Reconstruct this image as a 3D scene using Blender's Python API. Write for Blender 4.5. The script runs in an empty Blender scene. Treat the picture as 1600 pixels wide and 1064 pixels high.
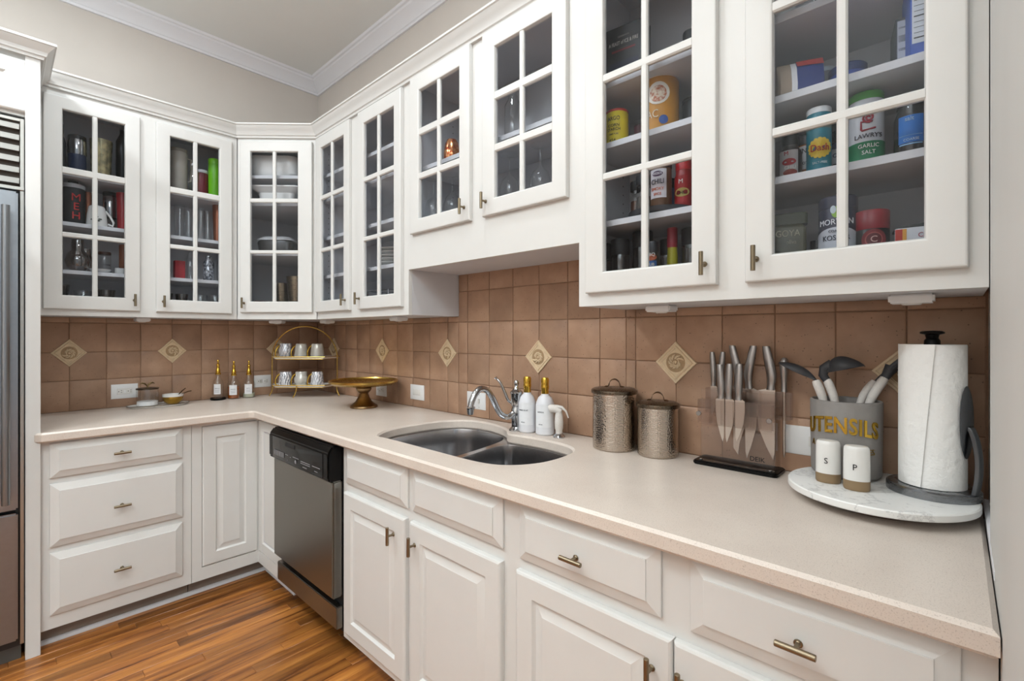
import bpy, bmesh, math, random
from mathutils import Vector, Matrix
from math import pi, sin, cos, sqrt, radians as R
random.seed(7)
S = bpy.context.scene
COL = S.collection
# ---------------------------------------------------------------- camera, world, lamps, exposure
cam = bpy.data.cameras.new('camera'); co = bpy.data.objects.new('camera', cam); COL.objects.link(co)
cam.sensor_width = 36; cam.lens = 749.34/1600*36
cam.shift_x = .01004; cam.shift_y = -.0057; cam.clip_start = .02
co.location = (3.4005, -1.6228, 1.3186); co.rotation_euler = (R(90), 0, .7602)
S.camera = co
w = bpy.data.worlds.new('world'); S.world = w; w.use_nodes = True
bg = w.node_tree.nodes['Background']; bg.inputs[0].default_value = (.86, .94, 1, 1); bg.inputs[1].default_value = .62
def area(name, loc, size, power, col=(.9, .965, 1), rot=(0, 0, 0), sy=None):
    l = bpy.data.lights.new(name, 'AREA'); l.energy = power; l.color = col; l.size = size
    l.shape = 'RECTANGLE' if sy else 'DISK'
    if sy: l.size_y = sy
    o = bpy.data.objects.new(name, l); COL.objects.link(o); o.location = loc; o.rotation_euler = rot
    return o
def can(loc, power, size=.18):
    return area('ceiling_can_lamp', loc, size, power)
can((2.35, -.85, 3.13), 9)
can((1.2, -2.15, 3.13), 23)
can((2.37, -2.3, 3.13), 15)
can((1.0, -1.3, 3.13), 8.5)
area('ceiling_fill_lamp', (4.5, -2.6, 2.5), 2.2, 150, (.86, .95, 1), (R(180), 0, 0))  # added unseen fill lamp aimed upward to brighten the ceiling
area('ceiling_fill_lamp', (2.4, -3.1, 2.3), 2.6, 54, (.86, .95, 1), (R(180), 0, 0))  # second added upward fill, lifts ceiling, walls and worktop
area('front_fill_lamp', (3.0, -4.2, 1.7), 3.2, 9, (.86, .95, 1), (R(90), 0, 0), 1.8)  # added soft fill from behind the camera, no window modelled there
S.view_settings.view_transform = 'Standard'; S.view_settings.look = 'None'
S.view_settings.exposure = -.03; S.view_settings.gamma = 1; S.view_settings.use_curve_mapping = False
S.cycles.transparent_max_bounces = 32
# ---------------------------------------------------------------- materials
def lin(c):
    if isinstance(c, str): c = tuple(int(c[i:i+2], 16)/255 for i in (0, 2, 4))
    return tuple(x/12.92 if x <= .04045 else ((x+.055)/1.055)**2.4 for x in c) + (1,)
def nodes(name):
    m = bpy.data.materials.new(name); m.use_nodes = True
    nt = m.node_tree; return m, nt, nt.nodes['Principled BSDF']
def N(nt, t, **kw):
    n = nt.nodes.new(t)
    for k, v in kw.items():
        if k in n.inputs.keys(): n.inputs[k].default_value = v
        else: setattr(n, k, v)
    return n
def ramp(nt, fac, stops):
    r = nt.nodes.new('ShaderNodeValToRGB'); e = r.color_ramp.elements
    while len(e) < len(stops): e.new(.5)
    for i, (p, c) in enumerate(stops): e[i].position = p; e[i].color = c if len(c) == 4 else lin(c)
    nt.links.new(fac, r.inputs[0]); return r.outputs[0]
def coords(nt, scale=(1, 1, 1), obj_random=False):
    tc = nt.nodes.new('ShaderNodeTexCoord'); mp = nt.nodes.new('ShaderNodeMapping')
    nt.links.new(tc.outputs['Object'], mp.inputs[0]); mp.inputs['Scale'].default_value = scale
    if obj_random:
        oi = nt.nodes.new('ShaderNodeObjectInfo'); ml = N(nt, 'ShaderNodeMath', operation='MULTIPLY')
        ml.inputs[1].default_value = 37.0
        nt.links.new(oi.outputs['Random'], ml.inputs[0]); nt.links.new(ml.outputs[0], mp.inputs['Location'])
    return mp.outputs[0]
def noise(nt, vec, scale, detail=4, rough=.55):
    n = N(nt, 'ShaderNodeTexNoise', Scale=scale, Detail=detail, Roughness=rough); nt.links.new(vec, n.inputs['Vector']); return n.outputs['Fac']
def bumpn(nt, b, h, strength, dist=.002):
    n = N(nt, 'ShaderNodeBump', Strength=strength, Distance=dist); nt.links.new(h, n.inputs['Height']); nt.links.new(n.outputs[0], b.inputs['Normal'])
def scl(c, k): return tuple(min(1, x*k) for x in c[:3])+(1,)
def pm(name, col, rough=.5, metal=0, var=.05, scale=40, bump=0, stretch=(1, 1, 1), spec=None, coat=0, dist=.001):
    m, nt, b = nodes(name); c = lin(col); v = coords(nt, stretch); n = noise(nt, v, scale)
    o = ramp(nt, n, [(.3, scl(c, 1-var)), (.7, scl(c, 1+var))]); nt.links.new(o, b.inputs['Base Color'])
    b.inputs['Roughness'].default_value = rough; b.inputs['Metallic'].default_value = metal
    if spec is not None: b.inputs['Specular IOR Level'].default_value = spec
    if coat: b.inputs['Coat Weight'].default_value = coat
    if bump: bumpn(nt, b, n, bump, dist)
    return m
def glass(name, tint=(1, 1, 1), k=1.0, rough=.02, base=.0, color=None):
    m, nt, b = nodes(name); nt.nodes.remove(b)
    out = nt.nodes['Material Output']; t = N(nt, 'ShaderNodeBsdfTransparent'); t.inputs[0].default_value = tuple(tint)+(1,)
    g = N(nt, 'ShaderNodeBsdfGlossy', Roughness=rough)
    lw = N(nt, 'ShaderNodeLayerWeight', Blend=.5); pw = N(nt, 'ShaderNodeMath', operation='POWER'); pw.inputs[1].default_value = 4.5; nt.links.new(lw.outputs['Facing'], pw.inputs[0])
    fr = N(nt, 'ShaderNodeMath', operation='MULTIPLY_ADD'); fr.inputs[1].default_value = .95; fr.inputs[2].default_value = .045; nt.links.new(pw.outputs[0], fr.inputs[0])
    nz = noise(nt, coords(nt), 6, 2); bp = N(nt, 'ShaderNodeBump', Strength=.03, Distance=.01)
    nt.links.new(nz, bp.inputs['Height']); nt.links.new(bp.outputs[0], g.inputs['Normal'])
    ml = N(nt, 'ShaderNodeMath', operation='MULTIPLY_ADD'); ml.inputs[1].default_value = k; ml.inputs[2].default_value = base
    ml.use_clamp = True
    mx = nt.nodes.new('ShaderNodeMixShader')
    nt.links.new(fr.outputs[0], ml.inputs[0]); nt.links.new(ml.outputs[0], mx.inputs[0])
    nt.links.new(t.outputs[0], mx.inputs[1]); nt.links.new(g.outputs[0], mx.inputs[2]); nt.links.new(mx.outputs[0], out.inputs[0])
    return m
def brushed(name, col, rough=.32, stretch=(1, 1, 60), scale=40, var=.03):
    m, nt, b = nodes(name); c = lin(col); n = noise(nt, coords(nt, stretch), scale, 3)
    nt.links.new(ramp(nt, n, [(.3, scl(c, 1-var)), (.7, scl(c, 1+var))]), b.inputs['Base Color'])
    b.inputs['Metallic'].default_value = 1; b.inputs['Roughness'].default_value = rough
    nt.links.new(ramp(nt, n, [(.3, (rough-.02,)*3+(1,)), (.7, (rough+.025,)*3+(1,))]), b.inputs['Roughness'])
    return m
PAINT = pm('white_paint', 'd8d7d4', .38, 0, .012, 9, .02)
INNER = pm('cabinet_interior', 'cfcfd2', .55, 0, .02, 9)
WALLP = pm('greige_wall_paint', 'c9c1b9', .8, 0, .02, 4, .05)
CEIL = pm('ceiling_paint', 'e4e4e0', .9, 0, .015, 3)
TRIM = pm('trim_paint', 'e0dfe2', .45, 0, .012, 5)
RWALL = pm('side_wall_paint', 'cfcdc9', .6, 0, .015, 5)
def tile_mat():
    m, nt, b = nodes('brown_stone_tile'); v = coords(nt, (1, 1, 1), True)
    n1 = noise(nt, v, 7, 5); n2 = noise(nt, v, 90, 2)
    base = ramp(nt, n1, [(.25, '987761'), (.5, 'aa876e'), (.78, 'bc9a80')])
    oi = nt.nodes.new('ShaderNodeObjectInfo')
    hs = N(nt, 'ShaderNodeHueSaturation'); nt.links.new(base, hs.inputs['Color'])
    mr = N(nt, 'ShaderNodeMapRange'); mr.inputs['To Min'].default_value = .9; mr.inputs['To Max'].default_value = 1.1
    nt.links.new(oi.outputs['Random'], mr.inputs['Value']); nt.links.new(mr.outputs[0], hs.inputs['Value'])
    vo = N(nt, 'ShaderNodeTexVoronoi', Scale=75.0); nt.links.new(v, vo.inputs['Vector'])
    pit = ramp(nt, vo.outputs['Distance'], [(.06, (.1, .08, .07, 1)), (.15, (1, 1, 1, 1))])
    n3 = noise(nt, v, 16, 2); gate = ramp(nt, n3, [(.4, (1, 1, 1, 1)), (.56, (0, 0, 0, 1))])
    mxp = N(nt, 'ShaderNodeMix', data_type='RGBA', blend_type='LIGHTEN'); mxp.inputs['Factor'].default_value = 1
    nt.links.new(pit, mxp.inputs['A']); nt.links.new(gate, mxp.inputs['B'])
    mx = N(nt, 'ShaderNodeMix', data_type='RGBA', blend_type='MULTIPLY'); mx.inputs['Factor'].default_value = .8
    nt.links.new(hs.outputs[0], mx.inputs['A']); nt.links.new(mxp.outputs['Result'], mx.inputs['B'])
    nt.links.new(mx.outputs['Result'], b.inputs['Base Color']); b.inputs['Roughness'].default_value = .5
    bumpn(nt, b, n2, .25, .0015); return m
TILE = tile_mat()
GROUT = pm('grout', '9a7a63', .9, 0, .12, 60, .2)
ACC = pm('carved_accent_stone', 'dcc5a4', .6, 0, .08, 60, .2)
ACCD = pm('carved_accent_dark_recess', 'a98d6b', .7, 0, .12, 80, .2)
def counter_mat():
    m, nt, b = nodes('speckled_beige_counter'); v = coords(nt)
    n1 = noise(nt, v, 5, 4); n2 = noise(nt, v, 420, 2, .7); n3 = noise(nt, v, 190, 2, .6)
    base = ramp(nt, n1, [(.3, 'd2c5ba'), (.7, 'dcd0c5')])
    sp = ramp(nt, n2, [(.33, (.32, .26, .22, 1)), (.43, (1, 1, 1, 1)), (.62, (1, 1, 1, 1)), (.72, (1.0, 1.0, 1.0, 1))])
    sp2 = ramp(nt, n3, [(.27, (.45, .38, .33, 1)), (.34, (1, 1, 1, 1))])
    mx = N(nt, 'ShaderNodeMix', data_type='RGBA', blend_type='MULTIPLY'); mx.inputs['Factor'].default_value = .4
    nt.links.new(base, mx.inputs['A']); nt.links.new(sp, mx.inputs['B'])
    m2 = N(nt, 'ShaderNodeMix', data_type='RGBA', blend_type='MULTIPLY'); m2.inputs['Factor'].default_value = .35
    nt.links.new(mx.outputs['Result'], m2.inputs['A']); nt.links.new(sp2, m2.inputs['B'])
    nt.links.new(m2.outputs['Result'], b.inputs['Base Color']); b.inputs['Roughness'].default_value = .33; return m
COUNTER = counter_mat()
def wood(name, cols, rough=.3, stretch=(17, 1.1, 17), rnd=True):
    m, nt, b = nodes(name); v = coords(nt, stretch, rnd); n = noise(nt, v, 2.2, 6, .62); n2 = noise(nt, v, .55, 3)
    c = ramp(nt, n, [(.28, cols[0]), (.42, cols[1]), (.62, cols[2]), (.8, cols[3])])
    oi = nt.nodes.new('ShaderNodeObjectInfo'); hs = N(nt, 'ShaderNodeHueSaturation'); nt.links.new(c, hs.inputs['Color'])
    mr = N(nt, 'ShaderNodeMapRange'); mr.inputs['To Min'].default_value = .55; mr.inputs['To Max'].default_value = 1.25
    nt.links.new(oi.outputs['Random'], mr.inputs['Value']); nt.links.new(mr.outputs[0], hs.inputs['Value'])
    dk = ramp(nt, n2, [(.34, (.35, .28, .22, 1)), (.42, (1, 1, 1, 1))])
    mx = N(nt, 'ShaderNodeMix', data_type='RGBA', blend_type='MULTIPLY'); mx.inputs['Factor'].default_value = .55
    nt.links.new(hs.outputs[0], mx.inputs['A']); nt.links.new(dk, mx.inputs['B'])
    nt.links.new(mx.outputs['Result'], b.inputs['Base Color']); b.inputs['Roughness'].default_value = rough
    bumpn(nt, b, n, .08, .001); return m
OAK = wood('stained_oak', ('4a250e', '8d5529', 'b47537', 'cb934f'))
WALNUT = wood('turned_walnut', ('2d170c', '4a2716', '5f3520', '6d4029'), .45, (3, 3, 30), False)
STEEL = brushed('brushed_steel', '8d8f92', .3)
FRIDGE = brushed('fridge_steel', '9a9ea4', .33, (1, 60, 1))
DWST = brushed('dishwasher_steel', '8b8882', .34, (60, 1, 1))
SINKM = brushed('sink_steel', 'bcbcbe', .2, (30, 30, 1), 30, .04)
CHROME = pm('chrome', 'b9babc', .1, 1, .02, 10)
NICKEL = brushed('brushed_nickel', '8a7d68', .34, (1, 1, 8))
BLACK = pm('black_plastic', '060606', .34, 0, .1, 30, spec=.2)
BLACKM = pm('matte_black', '17171a', .6, 0, .1, 30)
BRASS = brushed('satin_brass', 'c2a055', .27, (4, 4, 30))
GOLD = pm('polished_gold', 'd7b04a', .2, 1, .05, 20)
BRASSD = brushed('antique_brass', '957a58', .28, (30, 30, 2))
WHITE = pm('white_plastic', 'e6e6e6', .4, 0, .01, 20)
CERAM = pm('white_ceramic', 'e4e2de', .18, 0, .015, 12, coat=.3)
GREYC = pm('grey_ceramic_crock', '8b8784', .5, 0, .07, 40, .1)
MAT = pm('soap_bottle_white', 'dcdce0', .4, 0, .01, 20)
PAPER = pm('paper_label', 'e8e8ea', .8, 0, .02, 60)
TOWEL = pm('quilted_paper', 'f3f2ef', .9, 0, .01, 60, .9, dist=.004)
RUBBER = pm('grey_silicone', '3b3c40', .55, 0, .05, 40)
HANDLE = pm('speckled_cream_handle', 'd8d2cc', .55, 0, .06, 200)
PANE = glass('cabinet_window_pane', (.92, .93, .945), .3, .0)
CLEAR = glass('clear_glass', (.985, .99, .99), 1.0, .03, .05)
SMOKE = glass('smoky_glass', (.62, .58, .55), 1.6, .03, .04)
AMBERG = glass('rose_amber_glass', (.55, .42, .34), 2.2, .05, .16)
ACRY = glass('acrylic', (.94, .92, .91), .8, .04, .02)
def marble():
    m, nt, b = nodes('white_marble'); v = coords(nt); n = noise(nt, v, 9, 8, .7)
    o = ramp(nt, n, [(.0, 'e9e8e5'), (.47, 'ebeae7'), (.5, 'c9c8c6'), (.53, 'ecebe8'), (1, 'e6e5e1')]); nt.links.new(o, b.inputs['Base Color'])
    b.inputs['Roughness'].default_value = .3; return m
MARBLE = marble()
def hammered():
    m, nt, b = nodes('hammered_steel'); tc = nt.nodes.new('ShaderNodeTexCoord')
    b.inputs['Base Color'].default_value = lin('bdb2a6'); b.inputs['Metallic'].default_value = 1; b.inputs['Roughness'].default_value = .16
    mp = N(nt, 'ShaderNodeMapping'); nt.links.new(tc.outputs['UV'], mp.inputs[0]); mp.inputs['Scale'].default_value = (64, 34, 1)
    vo = N(nt, 'ShaderNodeTexVoronoi', Scale=1.0, Randomness=.6); nt.links.new(mp.outputs[0], vo.inputs['Vector'])
    bumpn(nt, b, vo.outputs['Distance'], .4, .003); return m
HAMMER = hammered()
def band_mat(name, c1, c2, scale, kind='wave', metal=0, rough=.3, distort=6):
    m, nt, b = nodes(name); v = coords(nt)
    if kind == 'wave':
        t = N(nt, 'ShaderNodeTexWave', Scale=scale, Distortion=distort, Detail=3.0); nt.links.new(v, t.inputs['Vector']); f = t.outputs['Fac']
    elif kind == 'check':
        t = N(nt, 'ShaderNodeTexChecker', Scale=scale); nt.links.new(v, t.inputs['Vector']); f = t.outputs['Fac']
    else:
        f = noise(nt, v, scale, 5, .65)
    nt.links.new(ramp(nt, f, [(.42, c1), (.58, c2)]), b.inputs['Base Color'])
    b.inputs['Metallic'].default_value = metal; b.inputs['Roughness'].default_value = rough; return m
COPMESH = band_mat('copper_weave', '7a4632', 'd08a6c', 260, 'check', .7, .35)
MERC = band_mat('gold_leaf_tumbler', 'c9b98c', '8b8468', 28, 'noise', .6, .25)
MUGM = [band_mat('silver_marbled_glaze', 'eeeef2', '8f9199', 26, 'wave', .25, .12, 12), band_mat('silver_scale_glaze', 'efede6', '9a9892', 230, 'check', .2, .12),
        band_mat('grey_swirl_glaze', 'e8e9ee', 'a0a3ab', 20, 'wave', .2, .12, 14)]
FOODP = band_mat('snack_photo_print', 'e2d3bd', 'a8511f', 70, 'noise', 0, .5)
_cm = {}
def cm(col, rough=.4, metal=0):
    k = (col, rough, metal)
    if k not in _cm: _cm[k] = pm('coloured_'+('metal' if metal else 'plastic')+'_'+col, col, rough, metal, .05, 30)
    return _cm[k]
INK = pm('black_ink', '18181a', .7, 0, .02, 50)
# ---------------------------------------------------------------- mesh helpers
class MB:
    def __init__(s): s.v = []; s.f = []; s.uv = None; s.xf = None; s.mi = []
    def add(s, v, f):
        o = len(s.v)
        if s.xf: v = [tuple(s.xf @ Vector(p)) for p in v]
        s.v += [tuple(p) for p in v]; s.f += [tuple(i+o for i in q) for q in f]; return s
    def box(s, x0, x1, y0, y1, z0, z1):
        return s.add([(x0, y0, z0), (x1, y0, z0), (x1, y1, z0), (x0, y1, z0), (x0, y0, z1), (x1, y0, z1), (x1, y1, z1), (x0, y1, z1)],
                     [(0, 3, 2, 1), (4, 5, 6, 7), (0, 1, 5, 4), (1, 2, 6, 5), (2, 3, 7, 6), (3, 0, 4, 7)])
    def loft(s, rings, caps=True, closed=True):
        n = len(rings[0]); v = [p for r in rings for p in r]; f = []
        for i in range(len(rings)-1):
            for j in range(n if closed else n-1):
                k = (j+1) % n; f.append((i*n+j, i*n+k, (i+1)*n+k, (i+1)*n+j))
        if caps: f.append(tuple(range(n))[::-1]); f.append(tuple(range((len(rings)-1)*n, len(rings)*n)))
        return s.add(v, f)
    def lathe(s, prof, n=28, cx=0, cy=0, sx=1, sy=1, a0=0, a1=2*pi):
        full = abs(a1-a0-2*pi) < 1e-6; m = n if full else n+1; v = []; f = []; idx = []
        for r, z in prof:
            if r < 1e-6: idx.append([len(v)]*m); v.append((cx, cy, z))
            else:
                idx.append(list(range(len(v), len(v)+m)))
                for j in range(m):
                    a = a0+(a1-a0)*j/n; v.append((cx+sx*r*cos(a), cy+sy*r*sin(a), z))
        for i in range(len(prof)-1):
            A, B = idx[i], idx[i+1]
            for j in range(n):
                k = (j+1) % m; q = []
                for t in (A[j], A[k], B[k], B[j]):
                    if t not in q: q.append(t)
                if len(q) > 2: f.append(tuple(q))
        return s.add(v, f)
    def tube(s, pts, r, n=10, caps=True):
        pts = [Vector(p) for p in pts]; rs = r if isinstance(r, (list, tuple)) else [r]*len(pts); rings = []; up = None
        for i, p in enumerate(pts):
            d = (pts[min(i+1, len(pts)-1)]-pts[max(i-1, 0)]).normalized()
            if up is None: up = Vector((0, 0, 1)) if abs(d.z) < .9 else Vector((1, 0, 0))
            a = d.cross(up).normalized(); b = a.cross(d).normalized(); up = b
            rings.append([tuple(p+a*rs[i]*cos(2*pi*j/n)+b*rs[i]*sin(2*pi*j/n)) for j in range(n)])
        return s.loft(rings, caps)
    def prism(s, poly, z0, z1):
        return s.loft([[(x, y, z0) for x, y in poly], [(x, y, z1) for x, y in poly]])
    def vprism(s, poly, y0, y1):      # outline in the x-z plane, extruded along y
        return s.loft([[(x, y0, z) for x, z in poly], [(x, y1, z) for x, z in poly]])
    def rects(s, L, cap=True, back=True):   # nested rectangles (x0,x1,z0,z1,y)
        rings = [[(a, y, c), (b, y, c), (b, y, d), (a, y, d)] for a, b, c, d, y in L]
        n = len(rings); s.loft(rings, False)
        o = len(s.v)-4*n
        if cap: s.f.append(tuple(range(o+4*(n-1), o+4*n)))
        if back: s.f.append(tuple(range(o, o+4))[::-1])
        return s
def mesh(name, mb, mat, dz=0, bevel=0, seg=2, smooth=38):
    me = bpy.data.meshes.new(name)
    me.from_pydata([(x, y, z-dz) for x, y, z in mb.v], [], mb.f)
    bm = bmesh.new(); bm.from_mesh(me); bmesh.ops.recalc_face_normals(bm, faces=bm.faces)
    if bevel:
        es = [e for e in bm.edges if len(e.link_faces) == 2 and e.calc_face_angle(0) > R(30)]
        bmesh.ops.bevel(bm, geom=es, offset=bevel, segments=seg, affect='EDGES', clamp_overlap=True)
    bm.to_mesh(me); bm.free()
    me.materials.append(mat)
    if smooth:
        for p in me.polygons: p.use_smooth = True
        me.set_sharp_from_angle(angle=R(smooth))
    return me
def tag(o, label=None, cat=None, group=None, kind=None):
    for k, v in (('label', label), ('category', cat), ('group', group), ('kind', kind)):
        if v: o[k] = v
    return o
class T:
    def __init__(s, name, label, cat, loc=(0, 0, 0), rz=0, group=None, zabs=False, kind=None):
        s.o = bpy.data.objects.new(name, None); COL.objects.link(s.o); s.o.location = loc; s.o.rotation_euler = (0, 0, rz)
        s.o.empty_display_size = .05
        s.dz = loc[2] if zabs else 0; tag(s.o, label, cat, group, kind)
        s.inv = (Matrix.Translation(loc) @ Matrix.Rotation(rz, 4, 'Z')).inverted()
    def part(s, name, mb, mat, parent=None, label=None, kind=None, **kw):
        me = mesh(name, mb, mat, s.dz, **kw) if isinstance(mb, MB) else mb
        o = bpy.data.objects.new(name, me); COL.objects.link(o); o.parent = parent or s.o
        if kw.get('bevel') or name in ('door', 'drawer', 'false_drawer_front'): o.modifiers.new('weighted_normal', 'WEIGHTED_NORMAL').keep_sharp = True
        tag(o, label, None, None, kind); return o
def solo(name, mb, mat, label, cat, loc=(0, 0, 0), rz=0, group=None, **kw):
    o = bpy.data.objects.new(name, mesh(name, mb, mat, **kw)); COL.objects.link(o); o.location = loc; o.rotation_euler = (0, 0, rz)
    return tag(o, label, cat, group)
def struct(name, mb, mat, parent=None, **kw):
    o = bpy.data.objects.new(name, mesh(name, mb, mat, **kw)); COL.objects.link(o); o.parent = parent
    o['kind'] = 'structure'; return o
def piece(name, me, parent, loc=(0, 0, 0), rot=(0, 0, 0)):
    o = bpy.data.objects.new(name, me); COL.objects.link(o); o.parent = parent; o.location = loc; o.rotation_euler = rot; return o
_tx = {}
def text(s, spacing=1.0, bold=0):
    k = (s, spacing, bold)
    if k not in _tx:
        cu = bpy.data.curves.new('lettering', 'FONT'); cu.body = s; cu.align_x = 'CENTER'; cu.align_y = 'CENTER'; cu.size = 1; cu.extrude = .03
        cu.space_character = spacing; cu.offset = bold; cu.resolution_u = 3
        ob = bpy.data.objects.new('lettering', cu); COL.objects.link(ob); dg = bpy.context.evaluated_depsgraph_get()
        me = bpy.data.meshes.new_from_object(ob.evaluated_get(dg)); _tx[k] = ([tuple(v.co) for v in me.vertices], [tuple(p.vertices) for p in me.polygons])
        bpy.data.objects.remove(ob); bpy.data.curves.remove(cu); bpy.data.meshes.remove(me)
    return _tx[k]
def flat_text(mb, s, cx, y, cz, size, sx=1.0, th=.0006, shear=0):     # on a plane facing -y
    v, f = text(s); return mb.add([(cx+x*size*sx+shear*q*size, y-th*(.5+z/.06), cz+q*size) for x, q, z in v], f)
def cyl_text(mb, s, r, a, cz, size, sx=1.0, th=.0005, arc=0, spacing=1.0, cx=0, cy=0, bold=0):      # on a cylinder, a measured from -y towards +x
    v, f = text(s, spacing, bold); out = []
    for x, q, z in v:
        t = x*size*sx; ang = a+t/r; rr = r+th*(.5+z/.06)*2; zz = cz+q*size-arc*t*t
        out.append((cx+rr*sin(ang), cy-rr*cos(ang), zz))
    return mb.add(out, f)
def band(mb, r, a0, a1, z0, z1, n=16, th=.0006, cx=0, cy=0):     # a label wrapped round a cylinder
    ri, ro = r+.0001, r+.0001+th; rings = []
    for j in range(n+1):
        a = a0+(a1-a0)*j/n; rings.append([(cx+q*sin(a), cy-q*cos(a), z) for q, z in ((ri, z0), (ro, z0), (ro, z1), (ri, z1))])
    return mb.loft(rings)
def disc_on(mb, r, a, cz, rad, n=16, th=.0008, squash=1.0):      # a round spot on a cylinder
    rings = []
    for k, (q, t) in enumerate(((1, 0), (1, th), (.0001, th))):
        rings.append([((r+.0002+t)*sin(a+rad*q*cos(2*pi*j/n)/r), -(r+.0002+t)*cos(a+rad*q*cos(2*pi*j/n)/r), cz+squash*rad*q*sin(2*pi*j/n)) for j in range(n)])
    return mb.loft(rings)
def rrect(x0, x1, y0, y1, r, n=5):
    out = []
    for cx, cy, a in ((x1-r, y1-r, 0), (x0+r, y1-r, 90), (x0+r, y0+r, 180), (x1-r, y0+r, 270)):
        for i in range(n+1): t = R(a+90*i/n); out.append((cx+r*cos(t), cy+r*sin(t)))
    return out
def smooth_loop(P, k=4, closed=True):
    out = []; n = len(P)
    for i in range(n if closed else n-1):
        p0, p1, p2, p3 = [Vector(P[(i+d) % n] if closed else P[min(max(i+d, 0), n-1)]) for d in (-1, 0, 1, 2)]
        for j in range(k):
            t = j/k; out.append(tuple(.5*((2*p1)+(-p0+p2)*t+(2*p0-5*p1+4*p2-p3)*t*t+(-p0+3*p1-3*p2+p3)*t**3)))
    if not closed: out.append(tuple(P[-1]))
    return out
def curve_fill(loops, z0, z1, bev=0):     # flat slab with holes
    cu = bpy.data.curves.new('slab', 'CURVE'); cu.dimensions = '2D'; cu.fill_mode = 'BOTH'; cu.extrude = (z1-z0)/2-bev; cu.bevel_depth = bev; cu.bevel_resolution = 0; cu.offset = -bev
    for L in loops:
        sp = cu.splines.new('POLY'); sp.points.add(len(L)-1); sp.use_cyclic_u = True
        for p, q in zip(sp.points, L): p.co = (q[0], q[1], 0, 1)
    ob = bpy.data.objects.new('slab', cu); COL.objects.link(ob); dg = bpy.context.evaluated_depsgraph_get()
    me = bpy.data.meshes.new_from_object(ob.evaluated_get(dg)); zc = (z0+z1)/2
    mb = MB(); mb.v = [(v.co.x, v.co.y, v.co.z+zc) for v in me.vertices]; mb.f = [tuple(p.vertices) for p in me.polygons]
    bpy.data.objects.remove(ob); bpy.data.curves.remove(cu); bpy.data.meshes.remove(me); return mb
def sweep(path, prof, closed_prof=True):    # profile (out, z) swept along a 2-D path, out = right of travel
    n = len(path); nor = []
    for i in range(n-1):
        d = Vector((path[i+1][0]-path[i][0], path[i+1][1]-path[i][1])).normalized(); nor.append(Vector((d.y, -d.x)))
    rings = []
    for i in range(n):
        if i == 0: m = nor[0]
        elif i == n-1: m = nor[-1]
        else: m = (nor[i-1]+nor[i]); m = m/(m.length_squared)*2
        rings.append([(path[i][0]+m.x*o, path[i][1]+m.y*o, z) for o, z in prof])
    return MB().loft(rings)
# ---------------------------------------------------------------- the room
ZC = 3.155; XR = 3.4445; ZK = .914; YF = -4.4
floor = struct('floor', MB().box(-.1, 6.0, YF, .1, -.1, -.012), OAK)
plank_me = {}
y_lo = -3.0
for i in range(24):
    x0 = .56+i*.0572; y = y_lo-random.random()*.5
    while y < -.5:
        L = random.choice((.35, .45, .6, .75, .9)); y1 = min(y+L, -.45)
        if y1-y > .05:
            k = round(y1-y, 3)
            if k not in plank_me: plank_me[k] = mesh('plank', MB().box(.0004, .0568, 0, k-.0006, -.012, 0), OAK, bevel=.0012, seg=1)
            piece('plank', plank_me[k], floor, (x0, y, random.uniform(-.0004, .0004)))
        y = y1
wl = struct('wall_left', MB().box(-.15, 0, YF, .15, 0, ZC), WALLP)
wb = struct('wall_back', MB().box(0, 6.0, 0, .15, 0, ZC), WALLP)
struct('wall_right', MB().box(XR+.009, XR+.16, -1.33, 0, 0, ZC), RWALL)
struct('trim_3', MB().box(XR, XR+.01, -1.33, -.345, 0, ZC), RWALL)
struct('wall_front', MB().box(-.15, 6.0, YF-.15, YF, 0, ZC), WALLP)
struct('ceiling', MB().box(-.15, 6.0, YF-.15, .15, ZC, ZC+.1), CEIL)
cr = [(0, ZC-.092), (.012, ZC-.092), (.014, ZC-.08), (.02, ZC-.076), (.026, ZC-.066), (.04, ZC-.05), (.058, ZC-.034), (.07, ZC-.026), (.074, ZC-.016), (.084, ZC-.012), (.09, ZC), (0, ZC)]
struct('trim_1', sweep([(0, YF), (0, 0), (6, 0)], cr), TRIM, smooth=22)
cp = [(.0, 2.478), (.012, 2.478), (.014, 2.488), (.02, 2.492), (.024, 2.505), (.034, 2.52), (.042, 2.53), (.046, 2.54), (.052, 2.543), (.052, 2.551), (0, 2.551)]
struct('trim_2', sweep([(.313, -1.497), (.313, -.648), (.648, -.313), (XR, -.313)], cp), PAINT, smooth=22)
struct('trim_4', MB().box(XR-.001, XR+.011, -.5, -.02, ZK, ZK+.018), TRIM, bevel=.002)
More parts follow.
